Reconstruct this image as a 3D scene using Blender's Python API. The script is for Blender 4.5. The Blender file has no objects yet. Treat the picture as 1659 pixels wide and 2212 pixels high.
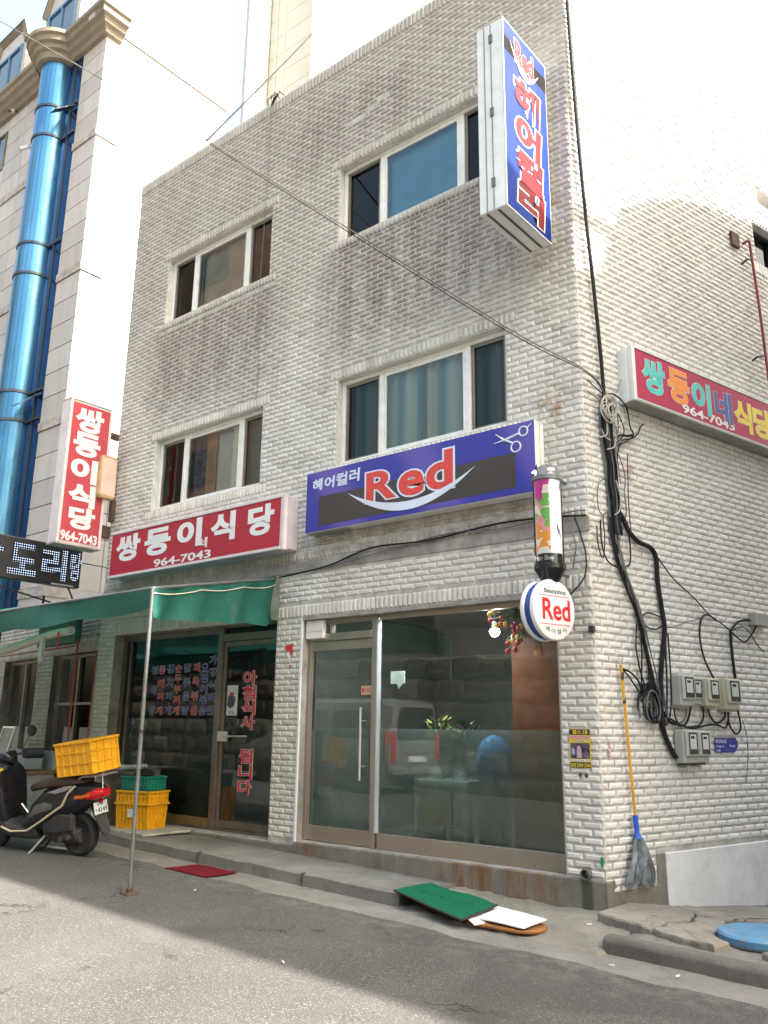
import bpy, math, random
import numpy as np
from mathutils import Matrix, Vector
random.seed(7)
SC = bpy.context.scene
COL = SC.collection
# ---------------------------------------------------------------- camera, sky, sun, exposure
CAM_POS = Vector((3.4888, -7.3422, 1.4904))
CAM_ROT = Matrix(((0.77423162, 0.14837045, 0.61526548), (0.63278609, -0.20010188, -0.74802473), (0.01213101, 0.96847584, -0.24881196)))
cd = bpy.data.cameras.new('camera'); cam = bpy.data.objects.new('camera', cd); COL.objects.link(cam)
cam.matrix_world = Matrix.Translation(CAM_POS) @ CAM_ROT.to_4x4()
cd.sensor_fit = 'HORIZONTAL'; cd.sensor_width = 36.0; cd.lens = 36.0 * 1820 / 1659
cd.clip_start = 0.05; cd.clip_end = 1000
SC.camera = cam
SUN = Vector((0.95, 0.24, 1.0)).normalized()
w = bpy.data.worlds.new('World'); SC.world = w; w.use_nodes = True
nt = w.node_tree; nt.nodes.clear()
sky = nt.nodes.new('ShaderNodeTexSky'); sky.sky_type = 'NISHITA'; sky.sun_disc = False
sky.sun_elevation = math.asin(SUN.z); sky.sun_rotation = math.atan2(SUN.x, SUN.y)
sky.air_density = 2.2; sky.dust_density = 9.0; sky.ozone_density = 2.1; sky.altitude = 20
bg = nt.nodes.new('ShaderNodeBackground'); bg.inputs['Strength'].default_value = 0.15
wo = nt.nodes.new('ShaderNodeOutputWorld')
nt.links.new(sky.outputs[0], bg.inputs[0]); nt.links.new(bg.outputs[0], wo.inputs[0])
sl = bpy.data.lights.new('sun', 'SUN'); sl.energy = 4.5; sl.angle = math.radians(0.7); sl.color = (1.0, 0.955, 0.885)
sun = bpy.data.objects.new('sun', sl); COL.objects.link(sun)
sun.rotation_euler = SUN.to_track_quat('Z', 'Y').to_euler(); sun.location = (10, 5, 25)
vs = SC.view_settings
vs.view_transform = 'Standard'; vs.look = 'None'; vs.gamma = 1.0; vs.exposure = 2.1; vs.use_curve_mapping = False
SC.cycles.max_bounces = 6; SC.cycles.diffuse_bounces = 3; SC.cycles.glossy_bounces = 3; SC.cycles.transparent_max_bounces = 12

# ---------------------------------------------------------------- helpers
def lin(h):
    h = h.lstrip('#'); o = []
    for i in (0, 2, 4):
        v = int(h[i:i+2], 16) / 255
        o.append(v / 12.92 if v <= .04045 else ((v + .055) / 1.055) ** 2.4)
    return tuple(o)
def V(*a): return Vector(a)
class Fr:
    """a wall frame: u along, v up, n out of the wall"""
    def __init__(s, o, u, v, n): s.o, s.u, s.v, s.n = Vector(o), Vector(u), Vector(v), Vector(n)
    def p(s, a, b, c=0.0): return s.o + s.u * a + s.v * b + s.n * c
SD = V(0.24651009, 0.96914023, 0); SN = V(0.96914023, -0.24651009, 0); UP = V(0, 0, 1)
FF = Fr((0, 0, 0), (1, 0, 0), UP, (0, -1, 0))            # street front of the brick building
FS = Fr((0, 0, 0), SD, UP, SN)                            # alley side of the brick building
XYZ = Fr((0, 0, 0), (1, 0, 0), (0, 1, 0), (0, 0, 1))
class MB:
    def __init__(s): s.v = []; s.f = []; s.mi = []; s.cur = 0
    def add(s, vs, fs):
        k = len(s.v); s.v += [tuple(p) for p in vs]
        for f in fs: s.f.append(tuple(i + k for i in f)); s.mi.append(s.cur)
        return s
    def quad(s, *p): return s.add(p, [tuple(range(len(p)))])
    def box(s, x0, x1, y0, y1, z0, z1, fr=None):
        fr = fr or XYZ
        P = [fr.p(x, y, z) for z in (z0, z1) for y in (y0, y1) for x in (x0, x1)]
        return s.add(P, [(0, 2, 3, 1), (4, 5, 7, 6), (0, 1, 5, 4), (2, 6, 7, 3), (0, 4, 6, 2), (1, 3, 7, 5)])
    def frus(s, x0, x1, y0, y1, z0, z1, ix, iy, fr):
        """box whose top (z1) is inset: bevelled block"""
        P = [fr.p(x, y, z0) for y in (y0, y1) for x in (x0, x1)] + [fr.p(x, y, z1) for y in (y0 + iy, y1 - iy) for x in (x0 + ix, x1 - ix)]
        return s.add(P, [(4, 5, 7, 6), (0, 1, 5, 4), (2, 6, 7, 3), (0, 4, 6, 2), (1, 3, 7, 5)])
    def loft(s, secs, cap=True, closed=True):
        n = len(secs[0]); k = len(s.v)
        for q in secs: s.v += [tuple(p) for p in q]
        for i in range(len(secs) - 1):
            for j in range(n if closed else n - 1):
                a = k + i * n + j; b = k + i * n + (j + 1) % n
                s.f.append((a, b, b + n, a + n)); s.mi.append(s.cur)
        if cap:
            s.f.append(tuple(k + j for j in reversed(range(n)))); s.mi.append(s.cur)
            s.f.append(tuple(k + (len(secs) - 1) * n + j for j in range(n))); s.mi.append(s.cur)
        return s
    def tube(s, pts, r, seg=6, cap=True):
        pts = [Vector(p) for p in pts]; n = len(pts); secs = []; ref = None
        for i, p in enumerate(pts):
            t = (pts[min(i + 1, n - 1)] - pts[max(i - 1, 0)])
            if t.length < 1e-9: t = Vector((0, 0, 1))
            t.normalize()
            if ref is None:
                ref = t.cross(Vector((0, 0, 1)) if abs(t.z) < .9 else Vector((1, 0, 0))).normalized()
            else:
                ref = (ref - t * ref.dot(t)).normalized()
            b = t.cross(ref); rr = r[i] if isinstance(r, (list, tuple)) else r
            secs.append([p + (ref * math.cos(2 * math.pi * k / seg) + b * math.sin(2 * math.pi * k / seg)) * rr for k in range(seg)])
        return s.loft(secs, cap)
    def lathe(s, prof, o, ax=(0, 0, 1), seg=24, cap=True):
        ax = Vector(ax).normalized(); o = Vector(o)
        a = ax.cross(Vector((0, 0, 1)) if abs(ax.z) < .9 else Vector((1, 0, 0))).normalized(); b = ax.cross(a)
        return s.loft([[o + ax * h + (a * math.cos(2 * math.pi * k / seg) + b * math.sin(2 * math.pi * k / seg)) * max(r, 1e-4) for k in range(seg)] for r, h in prof], cap)
    def prism(s, poly, fr, d0, d1):
        n = len(poly); k = len(s.v)
        for d in (d0, d1): s.v += [tuple(fr.p(x, y, d)) for x, y in poly]
        s.f.append(tuple(k + i for i in reversed(range(n)))); s.f.append(tuple(k + n + i for i in range(n))); s.mi += [s.cur] * 2
        for i in range(n):
            j = (i + 1) % n; s.f.append((k + i, k + j, k + n + j, k + n + i)); s.mi.append(s.cur)
        return s
    def obj(s, name, mat, parent=None, smooth=False, bevel=0.0, bseg=1):
        me = bpy.data.meshes.new(name); me.from_pydata(s.v, [], s.f); 
        mats = mat if isinstance(mat, (list, tuple)) else [mat]
        for m in mats: me.materials.append(m)
        if len(mats) > 1: me.polygons.foreach_set('material_index', s.mi)
        me.update()
        if smooth:
            me.polygons.foreach_set('use_smooth', [True] * len(me.polygons))
            try: me.set_sharp_from_angle(angle=math.radians(40))
            except Exception: pass
        o = bpy.data.objects.new(name, me); COL.objects.link(o)
        if bevel:
            b = o.modifiers.new('bevel', 'BEVEL'); b.width = bevel; b.segments = bseg; b.limit_method = 'ANGLE'; b.angle_limit = math.radians(35)
        if parent is not None: attach(o, parent)
        return o
def attach(o, p):
    o.parent = p; o.matrix_parent_inverse = WM[p.name].inverted() if p.name in WM else Matrix.Identity(4)
    return o
WM = {}
def tag(o, label, cat, group=None, kind=None):
    if label: o['label'] = label
    if cat: o['category'] = cat
    if group: o['group'] = group
    if kind: o['kind'] = kind
    return o
def thing(name, loc, label, cat, group=None):
    o = bpy.data.objects.new(name, None); COL.objects.link(o); o.location = loc; o.empty_display_size = .2
    WM[o.name] = Matrix.Translation(Vector(loc)); return tag(o, label, cat, group)
def struct(o): o['kind'] = 'structure'; return o
def smoothpath(pts, n=6):
    """Catmull-Rom through the points"""
    P = [Vector(p) for p in pts]; out = []
    for i in range(len(P) - 1):
        a, b, c, d = P[max(i - 1, 0)], P[i], P[i + 1], P[min(i + 2, len(P) - 1)]
        for k in range(n):
            t = k / n
            out.append(.5 * ((2 * b) + (c - a) * t + (2 * a - 5 * b + 4 * c - d) * t * t + (3 * b - a - 3 * c + d) * t ** 3))
    out.append(P[-1]); return out

# ---------------------------------------------------------------- materials
MATS = {}
class NB:
    def __init__(s, name):
        s.m = bpy.data.materials.new(name); s.m.use_nodes = True; s.t = s.m.node_tree; s.t.nodes.clear()
        s.out = s.n('OutputMaterial'); s.pos = None
    def n(s, k, **kw):
        x = s.t.nodes.new('ShaderNode' + k)
        for a, b in kw.items(): setattr(x, a, b)
        return x
    def l(s, a, b): s.t.links.new(a, b)
    def val(s, sock, v):
        if hasattr(v, 'is_linked') or hasattr(v, 'links'): s.l(v, sock)
        else: sock.default_value = v
    def math(s, op, a, b=None, c=None, clamp=False):
        x = s.n('Math', operation=op); x.use_clamp = clamp; s.val(x.inputs[0], a)
        if b is not None: s.val(x.inputs[1], b)
        if c is not None: s.val(x.inputs[2], c)
        return x.outputs[0]
    def P(s):
        if s.pos is None: s.pos = s.n('NewGeometry').outputs['Position']
        return s.pos
    def sep(s, v=None):
        x = s.n('SeparateXYZ'); s.l(v or s.P(), x.inputs[0]); return x.outputs
    def noise(s, scale, detail=4.0, rough=.6, vec=None, out=0, dist=0.0):
        x = s.n('TexNoise'); x.inputs['Scale'].default_value = scale; x.inputs['Detail'].default_value = detail
        x.inputs['Roughness'].default_value = rough; x.inputs['Distortion'].default_value = dist; s.l(vec or s.P(), x.inputs['Vector']); return x.outputs[out]
    def ramp(s, v, a, b, c0=0.0, c1=1.0, smooth=True):
        x = s.n('MapRange'); x.interpolation_type = 'SMOOTHSTEP' if smooth else 'LINEAR'; x.clamp = True
        s.val(x.inputs[0], v); x.inputs[1].default_value = a; x.inputs[2].default_value = b; x.inputs[3].default_value = c0; x.inputs[4].default_value = c1
        return x.outputs[0]
    def mix(s, f, a, b, blend='MIX'):
        x = s.n('Mix', data_type='RGBA', blend_type=blend); x.clamp_factor = True; s.val(x.inputs[0], f)
        for i, c in ((6, a), (7, b)):
            if isinstance(c, (tuple, list)): x.inputs[i].default_value = (*c[:3], 1)
            else: s.l(c, x.inputs[i])
        return x.outputs[2]
    def scalevec(s, sx, sy, sz, vec=None):
        x = s.n('VectorMath', operation='MULTIPLY'); s.l(vec or s.P(), x.inputs[0]); x.inputs[1].default_value = (sx, sy, sz); return x.outputs[0]
    def bsdf(s, col, rough=.6, metal=0.0, spec=.5, bump=None, bstr=.3, bdist=.01, **kw):
        b = s.n('BsdfPrincipled')
        if isinstance(col, (tuple, list)): b.inputs['Base Color'].default_value = (*col[:3], 1)
        else: s.l(col, b.inputs['Base Color'])
        s.val(b.inputs['Roughness'], rough); s.val(b.inputs['Metallic'], metal); b.inputs['Specular IOR Level'].default_value = spec
        for k, v in kw.items(): s.val(b.inputs[k.replace('_', ' ')], v)
        if bump is not None:
            x = s.n('Bump'); x.inputs['Strength'].default_value = bstr; x.inputs['Distance'].default_value = bdist; s.l(bump, x.inputs['Height']); s.l(x.outputs[0], b.inputs['Normal'])
        s.l(b.outputs[0], s.out.inputs[0]); return b
def M(name, col, rough=.55, metal=0.0, var=.15, scale=3.0, dirt=0.0, dcol=(.10, .085, .07), bump=0.0, bscale=60.0, spec=.5, **kw):
    """general painted / cast surface with colour variation, grime and fine relief"""
    if name in MATS: return MATS[name]
    b = NB(name); c = col
    n1 = b.noise(scale, 5, .65)
    c = b.mix(b.ramp(n1, .3, .7), tuple(x * (1 - var) for x in col), tuple(min(1, x * (1 + var)) for x in col))
    if dirt: c = b.mix(b.math('MULTIPLY', b.ramp(b.noise(scale * 2.3 + 1.1, 6, .7), .45, .75), dirt), c, dcol)
    r = b.ramp(b.noise(scale * 4, 3), .2, .8, max(rough - .1, .02), min(rough + .1, 1))
    b.bsdf(c, r, metal, spec, b.noise(bscale, 4, .6) if bump else None, bump, .004, **kw)
    MATS[name] = b.m; return b.m
def mk_brick():
    b = NB('glazed_brick'); X, Y, Z = b.sep()
    g = b.n('NewGeometry'); oi = b.n('ObjectInfo')
    r = b.math('FRACT', b.math('ADD', g.outputs['Random Per Island'], oi.outputs['Random']))
    c = b.mix(r, (.57, .545, .50), (.69, .665, .615))
    c = b.mix(b.ramp(r, .90, .95), c, (.50, .475, .44))
    c = b.mix(b.math('MULTIPLY', b.ramp(b.noise(1.3, 5, .7), .42, .72), .35), c, (.34, .30, .265))
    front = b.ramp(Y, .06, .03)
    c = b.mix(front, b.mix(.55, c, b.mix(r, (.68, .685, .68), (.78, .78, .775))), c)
    nz = b.noise(1.0, 6, .7, b.scalevec(4.5, 4.5, .8)); nf = b.noise(9.0, 4, .7)
    tot = None
    # grime with shapes of its own: runs below sills, patch under the parapet, foot of the wall
    for x0, x1, z0, z1, sx, st, sb, k in ((-3.6, -.3, 6.2, 7.72, .45, .06, .9, 1.25), (-7.45, -4.5, 6.2, 7.7, .4, .06, .8, 1.05), (-4.6, -2.0, 9.1, 10.2, .6, .45, .5, .95),
                               (-8.2, -3.9, 3.45, 3.75, .1, .1, .05, .6), (-3.9, -.2, 3.5, 3.84, .2, .05, .1, .75), (-8.3, .1, 8.8, 10.9, .3, .2, 1.6, .42), (-8.3, -7.9, 4.2, 5.9, .15, .3, .4, .6)):
        m = b.math('MULTIPLY', b.math('MULTIPLY', b.ramp(X, x0 - sx, x0 + sx), b.ramp(X, x1 - sx, x1 + sx, 1, 0)), b.math('MULTIPLY', b.ramp(Z, z0 - sb, z0 + sb), b.ramp(Z, z1 - st, z1 + st, 1, 0)))
        m = b.math('MULTIPLY', m, k); tot = m if tot is None else b.math('MAXIMUM', tot, m)
    tot = b.math('MULTIPLY', tot, front)
    tot = b.math('MULTIPLY', tot, b.ramp(b.math('ADD', b.math('MULTIPLY', nz, .7), b.math('MULTIPLY', nf, .4)), .34, .66))
    c = b.mix(b.math('MULTIPLY', tot, 1.0, clamp=True), c, (.185, .155, .135))
    gen = b.math('MULTIPLY', b.math('MULTIPLY', b.ramp(Z, 5.6, 7.6), front), b.ramp(b.noise(.7, 5, .65), .25, .7, .25, .62)); c = b.mix(gen, c, (.31, .265, .235))
    # rust round fixings
    rust = None
    for x, y, z, rad in ((-.32, 0, 4.72, .3), (.17, .66, 4.05, .16), (-.25, 0, 7.1, .14), (-2.9, 0, 3.38, .12), (.9, 3.5, 7.2, .25), (.95, 3.75, 5.9, .22)):
        d = b.n('VectorMath', operation='DISTANCE'); b.l(b.P(), d.inputs[0]); d.inputs[1].default_value = (x, y, z)
        m = b.ramp(d.outputs['Value'], rad * .2, rad, 1, 0); rust = m if rust is None else b.math('MAXIMUM', rust, m)
    c = b.mix(b.math('MULTIPLY', b.math('MULTIPLY', rust, b.ramp(nf, .4, .6)), .75), c, (.30, .15, .05))
    c = b.mix(b.math('MULTIPLY', b.ramp(b.noise(38, 3, .6), .60, .72), .3), c, (.22, .19, .165))
    b.bsdf(c, b.ramp(b.noise(20, 3), .3, .7, .38, .6), 0, .45, b.noise(55, 4, .6), .25, .003)
    return b.m
BRICK = mk_brick()
MORTAR = M('mortar', (.45, .43, .395), .9, var=.3, scale=5, bump=.5)
CEMENT = M('cement_render', (.30, .28, .26), .9, var=.25, scale=2.5, dirt=.6, dcol=(.11, .10, .09), bump=.6, bscale=40)
PVC = M('white_window_frame', (.74, .73, .70), .4, var=.06, scale=4, dirt=.35, dcol=(.40, .36, .31), spec=.4)
STEEL = M('stainless_steel', (.40, .345, .295), .38, metal=.75, var=.06, scale=1.5)
ALU = M('aluminium', (.62, .63, .63), .38, metal=.85, var=.08, scale=6)
ALUB = M('brown_aluminium', (.20, .17, .145), .4, metal=.6, var=.12, scale=4)
DARKM = M('black_plastic', (.02, .02, .022), .4, var=.2, scale=8)
RUBBER = M('black_rubber', (.022, .022, .024), .75, var=.25, scale=9, bump=.3)
GALV = M('galvanised_pipe', (.15, .16, .165), .5, metal=.4, var=.15, scale=7, dirt=.3)
WPAINT = M('white_paint', (.72, .73, .74), .6, var=.08, scale=2, dirt=.42, dcol=(.42, .42, .42))
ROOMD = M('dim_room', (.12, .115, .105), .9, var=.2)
def mk_glass(name, tint, ior=1.7, rough=0.0):
    b = NB(name); tr = b.n('BsdfTransparent'); tr.inputs[0].default_value = (*tint, 1)
    gl = b.n('BsdfGlossy'); gl.inputs['Roughness'].default_value = rough; gl.inputs['Color'].default_value = (.95, .97, 1, 1)
    fz = b.n('Fresnel'); fz.inputs[0].default_value = ior
    mx = b.n('MixShader'); b.l(fz.outputs[0], mx.inputs[0]); b.l(tr.outputs[0], mx.inputs[1]); b.l(gl.outputs[0], mx.inputs[2])
    if rough == 0.0:   # faint waviness of the pane
        bp = b.n('Bump'); bp.inputs['Strength'].default_value = .02; bp.inputs['Distance'].default_value = .02; b.l(b.noise(1.7, 2), bp.inputs['Height']); b.l(bp.outputs[0], gl.inputs['Normal'])
    b.l(mx.outputs[0], b.out.inputs[0]); return b.m
GLASS = mk_glass('window_glass', (.80, .85, .83), 1.6)
GLASSU = mk_glass('upper_window_glass', (.80, .86, .85), 1.65)
GLASSD = mk_glass('screened_glass', (.30, .36, .37), 1.30)
def mk_film():
    b = NB('frosted_film'); tl = b.n('BsdfTranslucent'); tl.inputs[0].default_value = (.40, .48, .46, 1)
    df = b.n('BsdfDiffuse'); df.inputs[0].default_value = (.58, .70, .67, 1)
    tr = b.n('BsdfRefraction'); tr.inputs['Color'].default_value = (.80, .90, .88, 1); tr.inputs['Roughness'].default_value = .07; tr.inputs['IOR'].default_value = 1.08
    m1 = b.n('MixShader'); m1.inputs[0].default_value = .45; b.l(df.outputs[0], m1.inputs[1]); b.l(tl.outputs[0], m1.inputs[2])
    m2 = b.n('MixShader'); b.l(b.ramp(b.noise(1.1, 2), .3, .7, .50, .68), m2.inputs[0]); b.l(m1.outputs[0], m2.inputs[1]); b.l(tr.outputs[0], m2.inputs[2])
    b.l(m2.outputs[0], b.out.inputs[0]); return b.m
FILM = mk_film()
def E(name, col, strength):
    b = NB(name); e = b.n('Emission'); e.inputs[0].default_value = (*col, 1); e.inputs[1].default_value = strength; b.l(e.outputs[0], b.out.inputs[0]); return b.m

# ---------------------------------------------------------------- ground
def zr(x): return -.10 - .03 * max(-14, min(14, x))
def wob(x, y, a=1.0): return a * (math.sin(3.1 * x + 1.7 * y) + math.sin(5.3 * y - 2.2 * x + 1) + .6 * math.sin(9.1 * x + 7.7 * y)) / 2.6
def sheet(xs, ys, zf):
    mb = MB(); n = len(ys)
    mb.v = [(x, y, zf(x, y)) for x in xs for y in ys]
    mb.f = [(i * n + j, (i + 1) * n + j, (i + 1) * n + j + 1, i * n + j + 1) for i in range(len(xs) - 1) for j in range(n - 1)]
    mb.mi = [0] * len(mb.f); return mb
def lsp(a, b, n): return [a + (b - a) * i / (n - 1) for i in range(n)]
def mk_asphalt():
    b = NB('asphalt')
    c = b.mix(b.ramp(b.noise(.55, 5, .65), .3, .7), (.055, .055, .054), (.085, .084, .082))
    c = b.mix(b.math('MULTIPLY', b.ramp(b.noise(85, 2, .5), .56, .66), .8), c, (.205, .193, .175))
    c = b.mix(b.math('MULTIPLY', b.ramp(b.noise(70, 2, .5), .57, .65), .75), c, (.04, .038, .036))
    ln = b.noise(1.0, 5, .7, b.scalevec(.5, 5, 1))
    c = b.mix(b.math('MULTIPLY', b.ramp(ln, .56, .70), .5), c, (.055, .052, .05))
    c = b.mix(b.math('MULTIPLY', b.ramp(b.noise(2.6, 6, .8, b.scalevec(.6, 1.4, 1)), .66, .74), .5), c, (.17, .165, .155))
    # tar repairs, cracks, oil spots and dust with shapes of their own
    pt = b.n('TexVoronoi'); pt.inputs['Scale'].default_value = .45; b.l(b.n('NewGeometry').outputs['Position'], pt.inputs['Vector'])
    c = b.mix(b.math('MULTIPLY', b.ramp(b.noise(.33, 2, .4), .56, .58), .35), c, (.036, .035, .034))
    cr = b.n('TexVoronoi', feature='DISTANCE_TO_EDGE'); cr.inputs['Scale'].default_value = .8; wv = b.n('VectorMath', operation='ADD'); b.l(b.P(), wv.inputs[0]); nv = b.n('VectorMath', operation='SCALE'); nv.inputs['Scale'].default_value = .5; b.l(b.noise(2.5, 4, .7, None, 1), nv.inputs[0]); b.l(nv.outputs[0], wv.inputs[1]); b.l(wv.outputs[0], cr.inputs['Vector'])
    crk = b.math('MULTIPLY', b.ramp(cr.outputs['Distance'], .004, .012, 1, 0), b.ramp(b.noise(.7, 2), .52, .6))
    c = b.mix(b.math('MULTIPLY', crk, .8), c, (.018, .017, .016))
    c = b.mix(b.math('MULTIPLY', b.ramp(b.noise(3.2, 3, .5), .70, .76), .6), c, (.022, .021, .02))
    X, Y, Z = b.sep(); dust = b.math('MULTIPLY', b.ramp(Y, -2.1, -1.45), b.ramp(b.noise(6, 5, .75), .42, .68)); c = b.mix(b.math('MULTIPLY', dust, .55), c, (.17, .16, .145))
    h = b.math('ADD', b.noise(190, 3, .6), b.math('MULTIPLY', crk, -1.5))
    b.bsdf(c, .9, 0, .3, h, .6, .006); return b.m
ASPH = mk_asphalt()
def mk_conc(name, c0, c1, dk, rusty=0.0):
    b = NB(name); X, Y, Z = b.sep()
    c = b.mix(b.ramp(b.noise(1.6, 6, .7), .3, .7), c0, c1)
    c = b.mix(b.math('MULTIPLY', b.ramp(b.noise(5.5, 6, .75), .5, .75), .6), c, dk)
    c = b.mix(b.math('MULTIPLY', b.ramp(b.noise(90, 3), .55, .7), .4), c, tuple(min(1, x * 1.5) for x in c1))
    if rusty:
        st = b.noise(3.0, 5, .7, b.scalevec(2.5, 2.5, .35))
        mk = b.math('MAXIMUM', b.math('MULTIPLY', b.ramp(X, -2.0, -1.4), b.ramp(X, -.7, -.35, 1, 0)), b.math('MULTIPLY', b.ramp(X, -3.8, -3.7), b.ramp(X, -3.6, -3.35, 1, 0)))
        c = b.mix(b.math('MULTIPLY', b.math('MULTIPLY', b.ramp(st, .38, .62), mk), rusty), c, (.20, .10, .045))
        wet = b.math('MULTIPLY', b.ramp(X, -.235, -.2), b.ramp(X, -.13, -.09, 1, 0))
        c = b.mix(b.math('MULTIPLY', b.math('MULTIPLY', wet, b.ramp(Z, .24, .2)), .85), c, (.05, .055, .04))
        c = b.mix(b.math('MULTIPLY', b.ramp(st, .5, .7), .55), c, (.09, .08, .065))
    b.bsdf(c, .88, 0, .3, b.noise(60, 5, .7), .5, .008); return b.m
CONC = mk_conc('concrete', (.135, .13, .12), (.21, .203, .188), (.075, .072, .066))
CONCD = mk_conc('old_concrete', (.085, .082, .075), (.14, .135, .125), (.045, .043, .04))
PLINTH = mk_conc('stained_plinth', (.15, .14, .12), (.225, .21, .18), (.075, .07, .06), .9)

gxs = [-400, -120, -60, -30, -14, -8, 0, 8, 14, 30, 60, 120, 400]
struct(sheet(gxs, [-400, -120, -40, -10, 0, 6, 20, 60, 120, 400], lambda x, y: zr(x) - .06 - (.16 * max(0, min(y, 20) - .6) * (1 if x > 0 else 0)) * .4).obj('ground', M('packed_ground', (.13, .125, .11), .95, var=.3, scale=.8)))
# asphalt road with an uneven edge against the gutter
xs = lsp(-32, 32, 321); ed = [(-1.41 + wob(x * 1.7, .3, .05) + .012 * math.sin(23 * x) + .1 * max(0, -x - 5) * .5) for x in xs]
mb = MB(); ny = 9
for i, x in enumerate(xs):
    for j in range(ny): y = ed[i] + (-8.45 - ed[i]) * j / (ny - 1); mb.v.append((x, y, zr(x) + .012 + .004 * wob(x * .6, y * .6)))
mb.f = [(i * ny + j, i * ny + j + 1, (i + 1) * ny + j + 1, (i + 1) * ny + j) for i in range(len(xs) - 1) for j in range(ny - 1)]; mb.mi = [0] * len(mb.f)
struct(mb.obj('road', ASPH, smooth=True))
struct(sheet(lsp(-32, 32, 129), [-1.75, -1.4, -1.1, -.9, -.72], lambda x, y: zr(x) + .003 + .004 * wob(x * 2, y * 3)).obj('gutter', CONC, smooth=True))
# pavement in front of the shops (a raised strip with a kerb face) that breaks off at x=-1.55
def zpv(x, y):
    return zr(x) + .118 - .035 * (y + .95) / .95 + .004 * wob(x * 2, y * 4)
mb = MB(); xs = lsp(-16, -1.56, 74)
secs = []
for x in xs:
    e = .008 * math.sin(7 * x) + .006 * math.sin(19 * x)
    secs.append([V(x, -.95 + e, zr(x) - .05), V(x, -.93 + e, zr(x) + .105 + .3 * e), V(x, -.905 + e, zpv(x, -.95)), V(x, -.6, zpv(x, -.6)), V(x, -.25, zpv(x, -.25)), V(x, .25, zpv(x, .2)), V(x, .25, zr(x) - .05)])
mb.loft(secs)
pav = struct(mb.obj('pavement', mk_conc('pavement_concrete', (.12, .116, .107), (.19, .183, .17), (.07, .067, .063)), smooth=True))
for x in (-13.5, -11.2, -8.9, -6.6, -4.35, -2.75):     # kerb joints: thin dark gaps
    MB().box(x - .006, x + .006, -.962, -.90, zr(x) - .02, zr(x) + .122).obj('kerb_joint', M('joint_gap', (.05, .048, .045), .95), pav)
# broken sloping concrete between the pavement end and the corner
def zbk(x, y):
    t = max(0, min(1, (y + 1.05) / 1.0)); a = zr(x) + .012; bq = zr(x) + .085 + .025 * math.sin(2 * x)
    u = max(0, min(1, (x + 1.56) / .35))
    base = a + (bq - a) * (t ** .7)
    return base + .012 * wob(x * 5, y * 6) + .007 * wob(x * 13, y * 11) - .02 * (1 - u) - .09 * max(0, 1 - (y + 1.12) / .05) - .09 * max(0, 1 - (.48 - x) / .06)
struct(sheet(lsp(-1.58, .48, 62), lsp(-1.12, .03, 36), zbk).obj('broken_pavement', mk_conc('rough_concrete', (.15, .14, .118), (.24, .228, .195), (.085, .08, .068)), smooth=True))
# alley apron, sloping away behind the kerb stones
def zap(x, y): return zr(x) + .095 - .09 * max(0, y - .3) + .006 * wob(x * 3, y * 3) + .004 * wob(x * 11, y * 9)
struct(sheet(lsp(.10, 7.0, 60), lsp(-.82, 9, 80), lambda x, y: zap(x, y) - .14 * max(0, min(1, (.47 - x) / .10)) * max(0, min(1, (.05 - y) / .12))).obj('alley', CONC, smooth=True))
def kerbstone(x0, x1, lab):
    mb = MB(); ss = []
    for x in lsp(x0, x1, 9):
        e = .004 * math.sin(13 * x); z = zr(x)
        ss.append([V(x, -.96 + e, z - .05), V(x, -.955 + e, z + .09), V(x, -.93, z + .118 + e), V(x, -.83, z + .12), V(x, -.80, z + .10), V(x, -.80, z - .05)])
    mb.loft(ss); return tag(mb.obj('kerb_stone', CONCD, bevel=.012, bseg=2), lab, 'kerb stone', 'kerb stones by the alley')
kerbstone(.40, 1.62, 'dark grey kerb stone with a rounded end, nearest the building corner')
kerbstone(1.63, 2.85, 'dark grey kerb stone that runs out of the picture on the right')
kerbstone(2.86, 4.05, 'dark grey kerb stone beyond the right edge of the picture')
# loose broken slabs on the apron
def slab(poly, z0, th, lab, tilt=(0, 0)):
    mb = MB(); n = len(poly); cx = sum(p[0] for p in poly) / n; cy = sum(p[1] for p in poly) / n
    zz = lambda x, y: zap(x, y) + z0 + tilt[0] * (x - cx) + tilt[1] * (y - cy)
    rings = []
    for sc, dz in ((1.0, -.03), (1.0, th * .75), (.97, th), (.6, th + .004), (.02, th)):
        rings.append([V(cx + (x - cx) * sc, cy + (y - cy) * sc, zz(cx + (x - cx) * sc, cy + (y - cy) * sc) + dz + .003 * wob(x * 17, y * 15)) for x, y in poly])
    mb.loft(rings, cap=True); return tag(mb.obj('broken_slab', mk_conc_cache, None), lab, 'slab', 'broken slabs in the alley')
mk_conc_cache = mk_conc('slab_concrete', (.17, .155, .13), (.26, .24, .205), (.09, .08, .066))
def jag(pts, n=6, a=.028):
    o = []
    for i in range(len(pts)):
        p, q = pts[i], pts[(i + 1) % len(pts)]
        for k in range(n): t = k / n; o.append((p[0] + (q[0] - p[0]) * t + random.uniform(-a, a), p[1] + (q[1] - p[1]) * t + random.uniform(-a, a)))
    return o
slab(jag([(.08, -.34), (.36, -.46), (.60, -.55), (.64, -.40), (.60, -.22), (.72, -.05), (.66, .25), (.35, .5), (.1, .2)], 4, .011), -.008, .058, 'cracked concrete slab at the foot of the building corner')
slab(jag([(.635, -.56), (.90, -.63), (1.15, -.70), (1.2, -.55), (1.02, -.38), (.80, -.28), (.645, -.24), (.675, -.40)], 4, .011), -.004, .056, 'broken concrete slab beside the blue manhole cover', (.01, .03))
slab(jag([(.69, -.2), (.84, -.245), (1.0, -.22), (.99, 0), (.92, .25), (.70, .22), (.76, -.04)], 4, .011), -.012, .052, 'small broken slab fragment left of the blue cover')
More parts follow.
